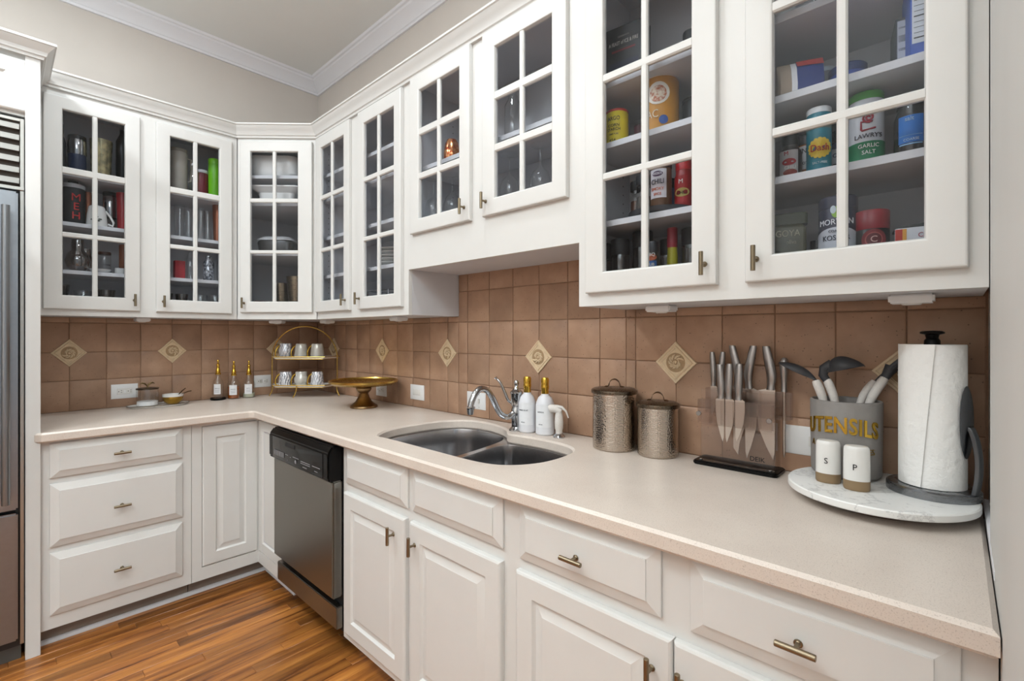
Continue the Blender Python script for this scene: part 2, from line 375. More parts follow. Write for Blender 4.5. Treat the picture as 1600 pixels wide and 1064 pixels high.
# backsplash tiles: grout bed on the wall, each tile its own piece
struct('grout_bed', MB().box(0, .003, -1.5, 0, .88, 1.43), GROUT, wl)
struct('grout_bed', MB().box(0, XR+.009, -.003, 0, .88, 1.66), GROUT, wb)
rows = [ZK, 1.075, 1.2245, 1.382, 1.535, 1.69]
P = .1524; G = .0016
def tiles(parent, on_left, u0, u1, start, rws):
    cuts = [u0]; k = math.ceil((u0-start)/P+1e-6)
    while start+k*P < u1-.004:
        if start+k*P > u0+.012: cuts.append(start+k*P)
        k += 1
    cuts.append(u1)
    for a, b in zip(cuts, cuts[1:]):
        for c, d in zip(rws, rws[1:]):
            j = lambda: random.uniform(-.0007, .0007)
            A, B, Cc, D = a+G+j(), b-G+j(), c+G+j(), d-G+j(); t = .0085+random.uniform(-.0007, .0009); e = .0035
            L = [(A, B, Cc, D, -.002), (A, B, Cc, D, -(t-.0022)), (A+e, B-e, Cc+e, D-e, -t)]
            mb = MB().rects(L)
            if on_left: mb.v = [(-y, x, z) for x, y, z in mb.v]
            cx = sum(v[0] for v in mb.v)/len(mb.v); cy = sum(v[1] for v in mb.v)/len(mb.v); cz = (Cc+D)/2
            mb.v = [(x-cx, y-cy, z-cz) for x, y, z in mb.v]
            piece('tile', mesh('tile', mb, TILE), parent, (cx, cy, cz), (random.uniform(-.003, .003) if not on_left else 0, random.uniform(-.003, .003) if on_left else 0, random.uniform(-.003, .003)))
tiles(wl, True, -1.497, -.009, -1.362, rows[:4]+[1.412])
tiles(wb, False, .009, 1.562, .2575, rows[:4]+[1.412])
tiles(wb, False, 1.562, 2.504, .2575, rows[:4]+[1.535, 1.63])
tiles(wb, False, 2.504, XR+.006, .2575, rows[:4]+[1.412])
def diamond(s, y): return [(s, 0, 0), (0, 0, 0)]
def accent():
    h = .0725
    def ring(s, y): return [(s*h, y, 0), (0, y, s*h), (-s*h, y, 0), (0, y, -s*h)]
    mb = MB().loft([ring(q, y) for q, y in ((1, 0), (1, -.009), (.97, -.011), (.88, -.011), (.85, -.0085), (.82, -.0085), (.79, -.0115), (.71, -.0115), (.68, -.009), (.0001, -.009))])
    md = MB(); lf = MB()
    md.loft([[(q*cos(2*pi*i/24), y, q*sin(2*pi*i/24)) for i in range(24)] for q, y in ((.034, -.0085), (.033, -.0096), (.0001, -.0096))], False)
    for a in range(9):      # curling leaf scroll
        ang = a*.66+.3; r = .031*(1-.045*a)
        p = [(r*(1-.2*q)*cos(ang+q*.3), -.0098-.0012*(2-abs(q-1.5)), r*(1-.2*q)*sin(ang+q*.3)) for q in range(4)]
        lf.tube(p, [.0012, .0042, .0042, .0012], 6)
    lf.tube([((.003+.0009*t)*cos(t*.62), -.0105, (.003+.0009*t)*sin(t*.62)) for t in range(14)], .0019, 6)
    lf.tube([(.0001, -.009, 0), (.0001, -.0135, 0)], [.0045, .003], 8)
    return mesh('accent_tile', mb, ACC, smooth=0), mesh('medallion', md, ACCD), mesh('leaf_scroll', lf, ACC)
am, mm, lm_ = accent()
for y in (-1.362, -1.362+3*P, -1.362+7*P):
    a = piece('accent_tile', am, wl, (.0035, y, 1.2225), (0, 0, R(90))); piece('medallion', mm, a, rot=(0, 0, 0)); piece('leaf_scroll', lm_, a, rot=(0, random.choice((0, 1.57, 3.1)), 0))
for k in (0, 4, 8, 12, 16, 20):
    a = piece('accent_tile', am, wb, (.2575+k*P, -.0035, 1.2225)); piece('medallion', mm, a, rot=(0, 0, 0)); piece('leaf_scroll', lm_, a, rot=(0, random.choice((0, 1.57, 3.1)), 0))
# ---------------------------------------------------------------- cabinets
def handle(t, par, x, z, yf, vertical=True, L=.062, r=.0058):
    mb = MB(); p = .026
    if vertical: mb.tube([(x, yf-p, z-L/2), (x, yf-p, z+L/2)], r, 12)
    else: mb.tube([(x-L/2, yf-p, z), (x+L/2, yf-p, z)], r, 12)
    mb.tube([(x, yf, z), (x, yf-.003, z), (x, yf-.0031, z), (x, yf-p, z)], [.0075, .0075, .0042, .0042], 10)
    return t.part('handle', mb, NICKEL, par, bevel=.0008, seg=1)
def glazed_door(t, x0, x1, z0, z1, px, pz, d, hx, hz=None):
    """px: opening left, bar centre, opening right; pz: rows (bottom, top) from low to high"""
    f = d+.02; a, mid, b = px; c = pz[0][0]; e = pz[-1][1]; v = .006
    L = [(x0, x1, z0, z1, -d-.0006), (x0, x1, z0, z1, -f+v), (x0+.002, x1-.002, z0+.002, z1-.002, -f+.0022), (x0+v, x1-v, z0+v, z1-v, -f), (a-.008, b+.008, c-.008, e+.008, -f), (a-.003, b+.003, c-.003, e+.003, -f+.0025), (a, b, c, e, -f+.009), (a, b, c, e, -d-.0006)]
    mb = MB().rects(L, False, False); n = len(mb.v)
    for j in range(4): mb.f.append((j, (j+1) % 4, n-4+(j+1) % 4, n-4+j))
    dr = t.part('door', mb, PAINT, smooth=30)
    def bar(x0, x1, z0, z1, vert, yo=0):
        ya, yb = -d-.004, -f+.0035-yo; q = .004
        if vert: sec = [(x0, ya), (x0, yb+q), (x0+q, yb), (x1-q, yb), (x1, yb+q), (x1, ya)]; return MB().prism(sec, z0, z1)
        sec = [(ya, z0), (yb+q, z0), (yb, z0+q), (yb, z1-q), (yb+q, z1), (ya, z1)]
        return MB().loft([[(x0, y, z) for y, z in sec], [(x1, y, z) for y, z in sec]])
    t.part('muntin', bar(mid-.0105, mid+.0105, c-.002, e+.002, True), PAINT, dr)
    for (q0, q1), (r0, r1) in zip(pz, pz[1:]): t.part('muntin', bar(a-.002, b+.002, q1, r0, False, .0004), PAINT, dr)
    for q0, q1 in pz:
        for u0, u1 in ((a, mid-.0105), (mid+.0105, b)):
            t.part('pane', MB().box(u0-.003, u1+.003, -d-.0085, -d-.0055, q0-.003, q1+.003), PANE, dr, smooth=0)
    handle(t, dr, hx, hz if hz else z0+.055, -f)
    return dr
def carcass(t, w, d, z0, z1, shelves, div=None):
    th = .018; i = -d+.019
    mb = MB().box(0, th, i, -.001, z0, z1).box(w-th, w, i, -.001, z0, z1).box(th, w-th, i, -.001, z0, z0+th).box(th, w-th, i, -.001, z1-th, z1).box(th, w-th, -.012, -.001, z0+th, z1-th)
    t.part('carcass', mb, INNER, smooth=0)
    for s in shelves: t.part('shelf', MB().box(th+.001, w-th-.001, i+.006, -.013, s-.019, s), INNER, bevel=.001, seg=1)
    ph = MB()
    for col in (-.06, -d+.06):
        for q in range(int((z1-z0-.1)/.032)):
            z = z0+.06+q*.032
            ph.xf = Matrix.Translation((th, col, z)) @ Matrix.Rotation(R(90), 4, 'Y'); ph.lathe([(.0001, .0004), (.0028, .0004), (.0028, -.0002)], 6)
    t.part('peg_holes', ph, cm('2c2c30', .7), kind='stuff')
def face_frame(t, x0, x1, z0, z1, d, opens, mat=PAINT):
    """flat frame with rectangular openings laid side by side"""
    mb = MB(); y0, y1 = -d, -d+.0185
    xs = [x0]+[q for o in opens for q in o[:2]]+[x1]
    for i in range(0, len(xs), 2): mb.box(xs[i], xs[i+1], y0, y1, z0, z1)
    for a, b, c, e in opens: mb.box(a, b, y0, y1, z0, c); mb.box(a, b, y0, y1, e, z1)
    t.part('face_frame', mb, mat, smooth=0)
D = .313
def upper(label, loc, rz, w, z0, z1, doors, shelves, prows, dz, grp=None):
    t = T('wall_cabinet', label, 'cabinet', (loc[0], loc[1], z0), rz, 'glass-fronted upper cabinets', zabs=True)
    carcass(t, w, D, z0, z1, shelves)
    face_frame(t, 0, w, z0-.001, 2.49, D, [(a+.014, b-.014, dz[0]+.02, dz[1]-.02) for a, b, px, hx in doors])
    for a, b, px, hx in doors: glazed_door(t, a, b, dz[0], dz[1], px, prows, D, hx)
    return t
PA = [(1.507, 1.784), (1.807, 2.085), (2.117, 2.386)]
PB = [(1.515, 1.796), (1.819, 2.099), (2.125, 2.4)]
oy = -1.497
upper('white glass-door wall cabinet of mugs and tumblers beside the refrigerator', (0, oy, 1.411), R(90), .849, 1.411, 2.49,
      [(-1.477-oy, -1.112-oy, (-1.409-oy, -1.292-oy, -1.176-oy), -1.137-oy), (-1.044-oy, -.678-oy, (-.98-oy, -.863-oy, -.745-oy), -1.013-oy)],
      [1.632, 1.864, 2.106], PA, (1.44, 2.446))
upper('white two-door glass wall cabinet right of the angled corner cabinet', (.648, 0, 1.411), 0, .914, 1.411, 2.49,
      [(.634-.648+.02, 1.046-.648, (.723-.648, .849-.648, .986-.648), 1.012-.648), (1.134-.648, 1.524-.648, (1.196-.648, 1.328-.648, 1.464-.648), 1.157-.648)],
      [1.668, 1.893, 2.118, 2.262], PB, (1.45, 2.472))
t = upper('short white two-door glass wall cabinet above the sink', (1.562, 0, 1.62), 0, .942, 1.62, 2.49,
      [(1.594-1.562, 1.995-1.562, (1.663-1.562, 1.796-1.562, 1.931-1.562), 1.966-1.562), (2.066-1.562, 2.465-1.562, (2.135-1.562, 2.266-1.562, 2.403-1.562), 2.09-1.562)],
      [1.85, 2.083], [(1.838, 2.01), (2.039, 2.206), (2.238, 2.406)], (1.774, 2.478))
upper('tall narrow white single-door glass pantry cabinet left of the wide pantry cabinet', (2.504, 0, 1.411), 0, .472, 1.411, 2.53,
      [(2.538-2.504, 2.944-2.504, (2.606-2.504, 2.74-2.504, 2.877-2.504), 2.915-2.504)], [1.68, 1.928, 2.119], PB, (1.45, 2.472))
upper('tall white single-door glass pantry cabinet against the right side wall', (2.976, 0, 1.411), 0, .468, 1.411, 2.53,
      [(3.013-2.976, 3.416-2.976, (3.077-2.976, 3.214-2.976, 3.351-2.976), 3.04-2.976)], [1.711, 1.912, 2.11], PB, (1.45, 2.472))
# angled corner cabinet
t = T('corner_wall_cabinet', 'white angled single-door glass corner cabinet holding white dishes', 'cabinet', (.313, -.648, 1.411), R(45), 'glass-fronted upper cabinets', zabs=True)
pent = [(.003, -.646), (.305, -.646), (.646, -.305), (.646, -.003), (.003, -.003)]
def wmb(): m = MB(); m.xf = Matrix.Translation((0, 0, 1.411)) @ t.inv; return m
m = wmb().prism(pent, 1.411, 1.429).prism(pent, 2.47, 2.49)
m.box(.003, .3, -.647, -.635, 1.429, 2.47).box(.635, .647, -.3, -.003, 1.429, 2.47).box(.003, .015, -.635, -.003, 1.429, 2.47).box(.015, .635, -.015, -.003, 1.429, 2.47)
t.part('carcass', m, INNER, smooth=0)
sp = [(.016, -.63), (.295, -.63), (.63, -.295), (.63, -.016), (.016, -.016)]
for s in (1.808, 2.106, 2.27): t.part('shelf', wmb().prism(sp, s-.019, s), INNER, bevel=.001, seg=1)
W = .4738
m = MB().box(.006, .04, 0, .018, 1.41, 2.49).box(W-.04, W-.006, 0, .018, 1.41, 2.49).box(.04, W-.04, 0, .018, 1.41, 1.47).box(.04, W-.04, 0, .018, 2.44, 2.49)
t.part('face_frame', m, PAINT, smooth=0)
glazed_door(t, .027, W-.027, 1.449, 2.457, (.089, .225, .362), [(1.514, 1.795), (1.816, 2.096), (2.121, 2.395)], 0, .052)
# under-cabinet puck lights
for x, y, rz, lb in ((.16, -1.076, 0, 'beneath the mug cabinet'), (.235, -.385, R(45), 'beneath the angled corner cabinet'), (.52, -.19, 0, 'under the cabinet joint beside the corner cabinet'),
                     (1.301, -.19, 0, 'under the cabinet of plates, right end'), (2.726, -.185, 0, 'under the narrow spice cabinet'), (3.324, -.18, 0, 'under the cabinet nearest the right side wall')):
    p = T('undercabinet_light', 'small white box light mounted '+lb, 'light', (x, y, 1.386), rz, 'under-cabinet box lights')
    p.part('housing', MB().box(-.04, .04, -.032, .032, .004, .0245), WHITE, bevel=.004)
    p.part('lens', MB().lathe([(.0001, 0), (.016, 0), (.02, .003), (.02, .005)], 16), CERAM)
# ---------------------------------------------------------------- base cabinets
def raised_door(t, x0, x1, z0, z1, d, name='door', st=.058):
    f = d+.02; v = .007
    L = [(x0, x1, z0, z1, -d-.0006), (x0, x1, z0, z1, -f+v), (x0+.0025, x1-.0025, z0+.0025, z1-.0025, -f+.0024), (x0+v, x1-v, z0+v, z1-v, -f)]
    def ins(q, y): return (x0+q, x1-q, z0+q, z1-q, y)
    L += [ins(st, -f), ins(st+.003, -f+.0045), ins(st+.007, -f+.0085), ins(st+.011, -f+.0085), ins(st+.032, -f+.0015), ins(st+.034, -f+.0003)]
    return t.part(name, MB().rects(L), PAINT, smooth=22)
def drawer_front(t, x0, x1, z0, z1, d, name='drawer', st=.032):
    f = d+.02
    def ins(q, y): return (x0+q, x1-q, z0+q, z1-q, y)
    L = [(x0, x1, z0, z1, -d-.0006), ins(0, -d-.0075), ins(.002, -d-.009), ins(st-.003, -f+.0028), ins(st-.0025, -f+.0004), ins(st, -f)]
    return t.part(name, MB().rects(L), PAINT, smooth=20)
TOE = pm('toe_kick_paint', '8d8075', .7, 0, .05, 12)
DB = .645; ZB = .09; ZT = .874
t = T('drawer_cabinet', 'white three-drawer base cabinet beside the refrigerator', 'cabinet', (0, -1.5, 0), R(90), zabs=True); o = -1.5
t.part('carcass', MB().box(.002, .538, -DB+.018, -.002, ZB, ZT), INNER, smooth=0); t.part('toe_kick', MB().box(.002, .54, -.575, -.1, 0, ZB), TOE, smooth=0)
t.part('face_frame', MB().box(0, .54, -DB, -DB+.019, ZB-.006, ZT), PAINT, smooth=0)
for z0, z1, hz in ((.717, .862, .789), (.428, .692, .552), (.142, .403, .268)):
    dr = drawer_front(t, -1.472-o, -.999-o, z0, z1, DB); handle(t, dr, -1.235-o, hz, -DB-.02, False)
t = T('corner_base_cabinet', 'white L-shaped corner base cabinet with raised panel doors beside the dishwasher', 'cabinet', (0, -.958, 0), R(90), zabs=True); o = -.958
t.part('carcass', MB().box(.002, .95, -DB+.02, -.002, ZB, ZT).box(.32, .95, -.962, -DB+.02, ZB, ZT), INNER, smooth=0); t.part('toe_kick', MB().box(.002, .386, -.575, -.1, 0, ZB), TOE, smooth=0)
m = MB().box(0, .313, -DB, -DB+.02, ZB-.006, .147).box(0, .044, -DB, -DB+.02, .147, .857).box(0, .313, -DB, -DB+.02, .857, ZT)
m.box(.313, .333, -.97, -DB, ZB-.006, .147).box(.313, .333, -.97, -DB, .857, ZT).box(.3, .333, -DB, -DB+.02, .147, .857)
t.part('face_frame', m, PAINT, smooth=0)
raised_door(t, .046, .311, .149, .855, DB-.017, st=.06)
t2 = MB(); f = .311
def ins(q, y): return (.648+q, .955-q, .149+q, .855-q, y)
t2.rects([ins(0, .0), ins(0, -.016), ins(.003, -.019), ins(.05, -.019), ins(.057, -.011), ins(.061, -.011), ins(.082, -.018)])
t2.v = [((y+.332), -x, z) for x, y, z in t2.v]     # the return door faces the sink run
t.part('door', t2, PAINT, smooth=22)
t = T('sink_base_cabinet', 'white base cabinet with two raised panel doors below the sink', 'cabinet', (1.578, 0, 0), 0, zabs=True); o = 1.578
t.part('carcass', MB().box(.002, .02, -DB+.018, -.03, ZB, ZT).box(.9, .918, -DB+.018, -.03, ZB, ZT).box(.02, .9, -DB+.018, -.03, ZB, ZB+.02).box(.002, .918, -.575, -.56, 0, ZB), INNER, smooth=0)
t.part('face_frame', MB().box(0, .922, -DB, -DB+.018, ZB-.006, ZT), PAINT, smooth=0)
for a, b in ((1.612, 2.033), (2.062, 2.482)): drawer_front(t, a-o, b-o, .722, .861, DB, 'false_drawer_front')
for a, b, h in ((1.609, 2.03, 1.966), (2.058, 2.482, 2.09)):
    dr = raised_door(t, a-o, b-o, .122, .687, DB); handle(t, dr, h-o, .618, -DB-.02)
t = T('drawer_door_cabinet', 'white base cabinet with two drawers over two doors at the right end', 'cabinet', (2.5, 0, 0), 0, zabs=True); o = 2.5
t.part('carcass', MB().box(.002, XR-2.502, -DB+.018, -.002, ZB, ZT).box(.002, XR-2.502, -.575, -.1, 0, ZB), INNER, smooth=0)
t.part('face_frame', MB().box(0, XR-2.5-.002, -DB, -DB+.018, ZB-.006, ZT), PAINT, smooth=0)
for a, b, h in ((2.545, 2.944, 2.736), (3.007, 3.404, 3.2)):
    dr = drawer_front(t, a-o, b-o, .717, .865, DB); handle(t, dr, h-o, .783, -DB-.02, False)
for a, b, h in ((2.539, 2.9725, 2.93), (2.9755, 3.41, 2.996)):
    dr = raised_door(t, a-o, b-o, .122, .687, DB); handle(t, dr, h-o, .612, -DB-.02)
struct('baseboard_left', sweep([(.575, -1.498), (.575, -.574), (.97, -.574)], [(0, 0), (.016, 0), (.0155, .006), (.012, .012), (.006, .0155), (0, .016)]), TRIM)
# ---------------------------------------------------------------- worktop with sink cut-out
rim = [(1.711, -.566), (1.65, -.49), (1.625, -.4), (1.624, -.3), (1.64, -.2), (1.675, -.13), (1.735, -.082), (1.825, -.07), (1.925, -.088), (2.0, -.122), (2.045, -.165), (2.075, -.182), (2.119, -.178), (2.195, -.169), (2.276, -.171), (2.359, -.185),
       (2.412, -.218), (2.438, -.27), (2.447, -.351), (2.441, -.426), (2.42, -.48), (2.39, -.521), (2.348, -.549), (2.291, -.562), (2.219, -.566), (2.131, -.566), (2.046, -.566), (1.954, -.566), (1.848, -.566), (1.77, -.568)]
rim = smooth_loop(rim, 4)
cd = .686
outer = [(.002, -.002), (.002, -1.519), (cd-.02, -1.519), (cd, -1.499)]+[(cd+.03-.03*cos(R(a)), -cd-.03+.03*sin(R(a))) for a in (0, 22, 45, 68, 90)]+[(XR-.002, -cd), (XR-.002, -.002)]
solo('worktop', curve_fill([outer, rim], .873, ZK, .007), COUNTER, 'L-shaped speckled beige worktop running around the corner', 'countertop', smooth=25)
# sink
t = T('sink', 'double-bowl stainless undermount sink set in the beige worktop', 'sink', (2.04, -.33, .70), 0, zabs=True)
dl = [(2.073, -.535), (2.066, -.45), (2.045, -.3), (2.022, -.19)]; dr_ = [(2.103, -.535), (2.094, -.45), (2.07, -.3), (2.06, -.205)]
def xdiv(y, L):
    for (x0, y0), (x1, y1) in zip(L, L[1:]):
        if y0 <= y <= y1: return x0+(x1-x0)*(y-y0)/(y1-y0)
    return L[0][0] if y < L[0][1] else L[-1][0]
lb = [(x, y) for x, y in rim if x < xdiv(y, dl)-.012]; rb = [(x, y) for x, y in rim if x > xdiv(y, dr_)+.012]
def arrange(L, D_, left):     # open run of rim points plus the divider side, as one loop
    n = len(rim); idx = [i for i, p in enumerate(rim) if p in L]; st = next(i for i in idx if (i-1) % n not in idx); run = []
    i = st
    while i % n in idx and len(run) < len(idx): run.append(rim[i % n]); i += 1
    return run+(D_ if Vector(run[-1]).to_2d().y < -.4 else D_[::-1])
def resamp(P_, n=72):
    P_ = [Vector((p[0], p[1])) for p in P_]; Q = P_+[P_[0]]; d = [0]
    for a, b in zip(Q, Q[1:]): d.append(d[-1]+(b-a).length)
    out = []; j = 0
    for i in range(n):
        s = d[-1]*i/n
        while d[j+1] < s: j += 1
        out.append(Q[j].lerp(Q[j+1], (s-d[j])/max(1e-9, d[j+1]-d[j])))
    for _ in range(5): out = [(out[i-1]+out[i]*2+out[(i+1) % n])/4 for i in range(n)]
    return [(p.x, p.y) for p in out]
bowls = [resamp(arrange(lb, dl, True)), resamp(arrange(rb, dr_, False))]
big = [(x+(x-2.04)*.03, y+(y+.33)*.04) for x, y in rim]
def W2L(mb): mb.v = [(x-2.04, y+.33, z) for x, y, z in mb.v]; return mb
t.part('rim', W2L(curve_fill([big]+bowls, .866, .8725, 0)), SINKM)
for b in bowls:
    c = Vector((sum(p[0] for p in b)/len(b), sum(p[1] for p in b)/len(b)))
    def sc(k, z): return [(c.x+(p[0]-c.x)*k, c.y+(p[1]-c.y)*k, z) for p in b]
    mb = MB().loft([sc(1, .8725), sc(.995, .868), sc(.985, .80), sc(.975, .735), sc(.955, .712), sc(.9, .702), sc(.1, .70)], False)
    bo = t.part('bowl', W2L(mb), SINKM, smooth=60)
    m = MB(); m.lathe([(.0001, .7015), (.03, .7015), (.04, .704), (.045, .703)], 20, c.x-2.04, c.y+.33); t.part('drain', m, CHROME, bo)
# ---------------------------------------------------------------- dishwasher
t = T('dishwasher', 'stainless front-loading dishwasher with black control panel under the worktop', 'dishwasher', (.972, 0, 0), 0, zabs=True)
t.part('tub', MB().box(.004, .598, -.645, -.1, .1, .865), BLACKM, smooth=0)
dr = t.part('door', MB().box(.002, .6, -.69, -.646, .245, .722), DWST, bevel=.006)
yb, yt = -.705, -.697
m = MB().loft([[(x, y, z) for y, z in ((-.646, .722), (-.70, .722), (-.712, .735), (-.712, .84), (-.69, .868), (-.646, .868))] for x in (0, .602)])
cpn = t.part('control_panel', m, BLACK, bevel=.006)
t.part('display_panel', MB().rects([(.05, .56, .735, .835, -.711), (.05, .56, .735, .835, -.7135), (.054, .556, .739, .831, -.7145)]), pm('gloss_black_fascia', '050505', .12, 0, .05, 30, spec=.3), cpn)
t.part('handle_recess', MB().box(.2, .3, -.7165, -.7148, .808, .826), BLACKM, cpn, bevel=.002)
m = MB()
for i in range(6): m.box(.075+i*.019, .09+i*.019, -.7168, -.7148, .752, .775)
t.part('button_row', m, cm('6d6d70', .4), cpn)
m = MB()
for i, (a, b, z) in enumerate(((.2, .23, .77), (.25, .26, .765), (.28, .34, .772), (.36, .45, .768), (.36, .45, .760), (.38, .42, .746), (.47, .54, .768), (.49, .52, .75), (.22, .225, .748))):
    m.box(a, b, -.7156, -.7149, z, z+.0028)
m.lathe([(.0001, 0), (.008, 0), (.008, .002), (.0001, .002)], 14); k = len(m.v)-30
m.v[k:] = [(.31+x, -.7149-z, .757+y) for x, y, z in m.v[k:]]
t.part('printed_legend', m, cm('8e8e92', .5), cpn)
t.part('kick_panel', MB().box(.004, .602, -.674, -.648, .118, .208), DWST, bevel=.003)
# ---------------------------------------------------------------- refrigerator and its enclosure
t = T('refrigerator_surround', 'white tall panel and cabinet enclosing the refrigerator', 'cabinet', (0, -1.545, 0), R(90), zabs=True)
t.part('side_panel', MB().box(0, .045, -.665, -.014, 0, 2.46), PAINT, bevel=.001, seg=1)
t.part('bridge_cabinet', MB().box(-1.0, 0, -.645, -.014, 2.205, 2.46).box(-1.04, -1.0, -.665, -.014, 0, 2.46), PAINT, smooth=0)
dr = raised_door(t, -.47, .005, 2.218, 2.43, .645, st=.06)
cpf = [(0, 2.448), (.008, 2.448), (.01, 2.458), (.016, 2.461), (.02, 2.476), (.034, 2.492), (.04, 2.5), (.046, 2.503), (.046, 2.512), (0, 2.512)]
m = sweep([(-1.04, -.666), (.046, -.666), (.046, -.315)], cpf)
t.part('crown', m, PAINT, smooth=22)
t = T('refrigerator', 'large stainless steel refrigerator with louvred grille at the left edge', 'refrigerator', (0, -1.556, 0), R(90), zabs=True)
t.part('cabinet_body', MB().box(-.96, .002, -.645, -.01, .06, 2.19), cm('2a2a2c', .5), smooth=0)
t.part('trim_frame', MB().box(-.004, .008, -.66, -.645, .07, 2.19).box(-.962, -.004, -.66, -.645, 2.178, 2.19).box(-.962, .008, -.668, -.645, 1.9, 1.913), brushed('fridge_trim', 'b9b7b2', .35), bevel=.001, seg=1)
g = t.part('grille', MB().box(-.962, -.004, -.6455, -.645, 1.913, 2.178), cm('4a4038', .6), smooth=0)
for i in range(6):
    z = 1.925+i*.0435
    m = MB().loft([[(x, y, q) for y, q in ((-.647, z+.004), (-.668, z), (-.668, z+.022), (-.647, z+.026))] for x in (-.962, -.006)]); t.part('slat', m, brushed('slat_steel', 'aaa8a4', .35) if i == 0 else bpy.data.materials['slat_steel'], g, bevel=.001, seg=1)
dr = t.part('door', MB().box(-.96, -.01, -.69, -.648, .622, 1.888), FRIDGE, bevel=.006)
m = MB().tube([(-.045, -.74, .66), (-.045, -.74, 1.82)], .0125, 16)
for z in (.72, 1.76): m.tube([(-.045, -.69, z), (-.045, -.74, z)], .008, 10)
t.part('handle', m, STEEL, dr, bevel=.001, seg=1)
dr = t.part('freezer_drawer', MB().box(-.96, -.01, -.69, -.648, .1, .608), FRIDGE, bevel=.006)
m = MB().tube([(-.9, -.74, .54), (-.16, -.74, .54)], .0125, 16)
for x in (-.85, -.2): m.tube([(x, -.69, .54), (x, -.74, .54)], .008, 10)
t.part('handle', m, STEEL, dr)
t.part('toe_grille', MB().box(-.96, 0, -.63, -.6, .0, .09), cm('55534f', .5), smooth=0)
# ---------------------------------------------------------------- wall plates
def plate(label, x, z, w, h, left=False, kind='duplex'):
    t = T('wall_plate', label, 'switch' if kind in ('switch', 'double') else 'outlet', (.0075 if left else x, x if left else -.0075, z), R(90) if left else 0, 'wall plates along the backsplash')
    t.part('plate', MB().rects([(-w/2, w/2, -h/2, h/2, 0), (-w/2, w/2, -h/2, h/2, -.004), (-w/2+.004, w/2-.004, -h/2+.004, h/2-.004, -.0065)]), WHITE)
    def face(cx, a=.016, b=.014):
        t.part('receptacle', MB().rects([(cx-a, cx+a, -b, b, -.0064), (cx-a, cx+a, -b, b, -.0078), (cx-a+.001, cx+a-.001, -b+.001, b-.001, -.0084)]), CERAM)
        m = MB().box(cx+.002, cx+.009, -.0088, -.008, .0035, .0058).box(cx+.002, cx+.009, -.0088, -.008, -.0058, -.0035)
        k = len(m.v); m.lathe([(.0001, 0), (.0028, 0), (.0028, .0008), (.0001, .0008)], 8)
        m.v[k:] = [(cx-.007+q[0], -.008-q[2], q[1]) for q in m.v[k:]]
        t.part('slots', m, BLACKM, smooth=0)
    if kind == 'gfci':
        t.part('receptacle', MB().rects([(-.034, .034, -.0165, .0165, -.0064), (-.034, .034, -.0165, .0165, -.008), (-.033, .033, -.0155, .0155, -.0088)]), CERAM)
        m = MB()
        for c in (-.022, .02): m.box(c+.004, c+.010, -.0094, -.0085, .004, .0064).box(c+.004, c+.010, -.0094, -.0085, -.0064, -.004).box(c-.007, c-.003, -.0094, -.0085, -.002, .002)
        t.part('slots', m, BLACKM, smooth=0); t.part('test_button', MB().box(-.004, .004, -.0098, -.0085, -.008, .008), WHITE, bevel=.0008)
    elif kind == 'duplex': face(-.02); face(.02)
    elif kind == 'single': face(.016)
    elif kind == 'switch':
        t.part('rocker', MB().rects([(-.034, .034, -.0165, .0165, -.0064), (-.034, .034, -.0165, .0165, -.0082), (-.032, .032, -.0145, .0145, -.0092)]), CERAM); t.part('gap_line', MB().box(-.03, .03, -.0094, -.009, -.0125, -.0115), cm('8a8a8e', .5), smooth=0)
    else:
        for c in (-.023, .023):
            t.part('toggle', MB().box(c-.005, c+.005, -.014, -.006, -.011, .011), CERAM, bevel=.0015)
        m = MB()
        for c in (-.023, .023):
            for q in (-.03, .03): m.box(c-.0022, c+.0022, -.0072, -.006, q-.0022, q+.0022)
        t.part('screws', m, cm('9a9a9a', .4), bevel=.0006, seg=1)
plate('white horizontal socket plate with test buttons behind the sugar jar', -1.13, 1.0015, .12, .08, True, 'gfci')
plate('white horizontal socket plate between syrup bottles and the mug stand', -.393, 1.0065, .107, .08, True)
plate('white horizontal socket plate half hidden behind the brass cake stand', .855, .985, .112, .08)
plate('white rocker switch plate right of the brass cake stand', 1.218, .9975, .125, .083, False, 'switch')
plate('white double toggle plate behind the faucet spout', 1.696, .9965, .13, .083, False, 'double')
plate('white socket plate between the knife block and the grey crock', 3.09, 1.011, .118, .083, False, 'single')
# ---------------------------------------------------------------- small things on the left worktop
K = ZK
t = T('serving_tray', 'small oval silver-rimmed tray under the sugar jar and gold bowl', 'tray', (.118, -.992, K), R(92))
S_ = lambda k, z: [(k*.148*cos(2*pi*i/40), k*.082*sin(2*pi*i/40), z) for i in range(40)]
t.part('dish', MB().loft([S_(.88, 0), S_(.97, .006), S_(1, .011), S_(.985, .0125), S_(.95, .008), S_(.9, .006)]), CERAM)
t.part('rim', MB().loft([S_(1.0, .0095), S_(1.012, .0115), S_(1.0, .0135), S_(.985, .0125)], False), cm('6b6458', .3, 1))
t = T('sugar_jar', 'clear glass sugar jar with dark metal lid and leaf finial on the tray', 'jar', (.104, -1.042, K+.0063))
t.part('glass_body', MB().lathe([(.0001, .0005), (.049, .0005), (.0515, .004), (.0515, .0925)], 32), CLEAR)
t.part('sugar', MB().lathe([(.0001, .0045), (.0485, .0045), (.0485, .026), (.02, .024), (.0001, .021)], 24), cm('f4f4f4', .9))
l = t.part('lid', MB().lathe([(.0001, .104), (.03, .103), (.053, .099), (.0535, .0925), (.05, .0925), (.0001, .095)], 32), cm('5d5349', .3, 1))
m = MB().tube([(0, 0, .103), (0, .004, .113), (0, .002, .122)], [.004, .003, .002], 8)
for s in (-1, 1): m.tube([(0, 0, .108), (0, s*.012, .124), (0, s*.024, .128), (0, s*.034, .122)], [.002, .0045, .004, .001], 8)
t.part('leaf_finial', m, cm('6a5838', .35, 1), l)
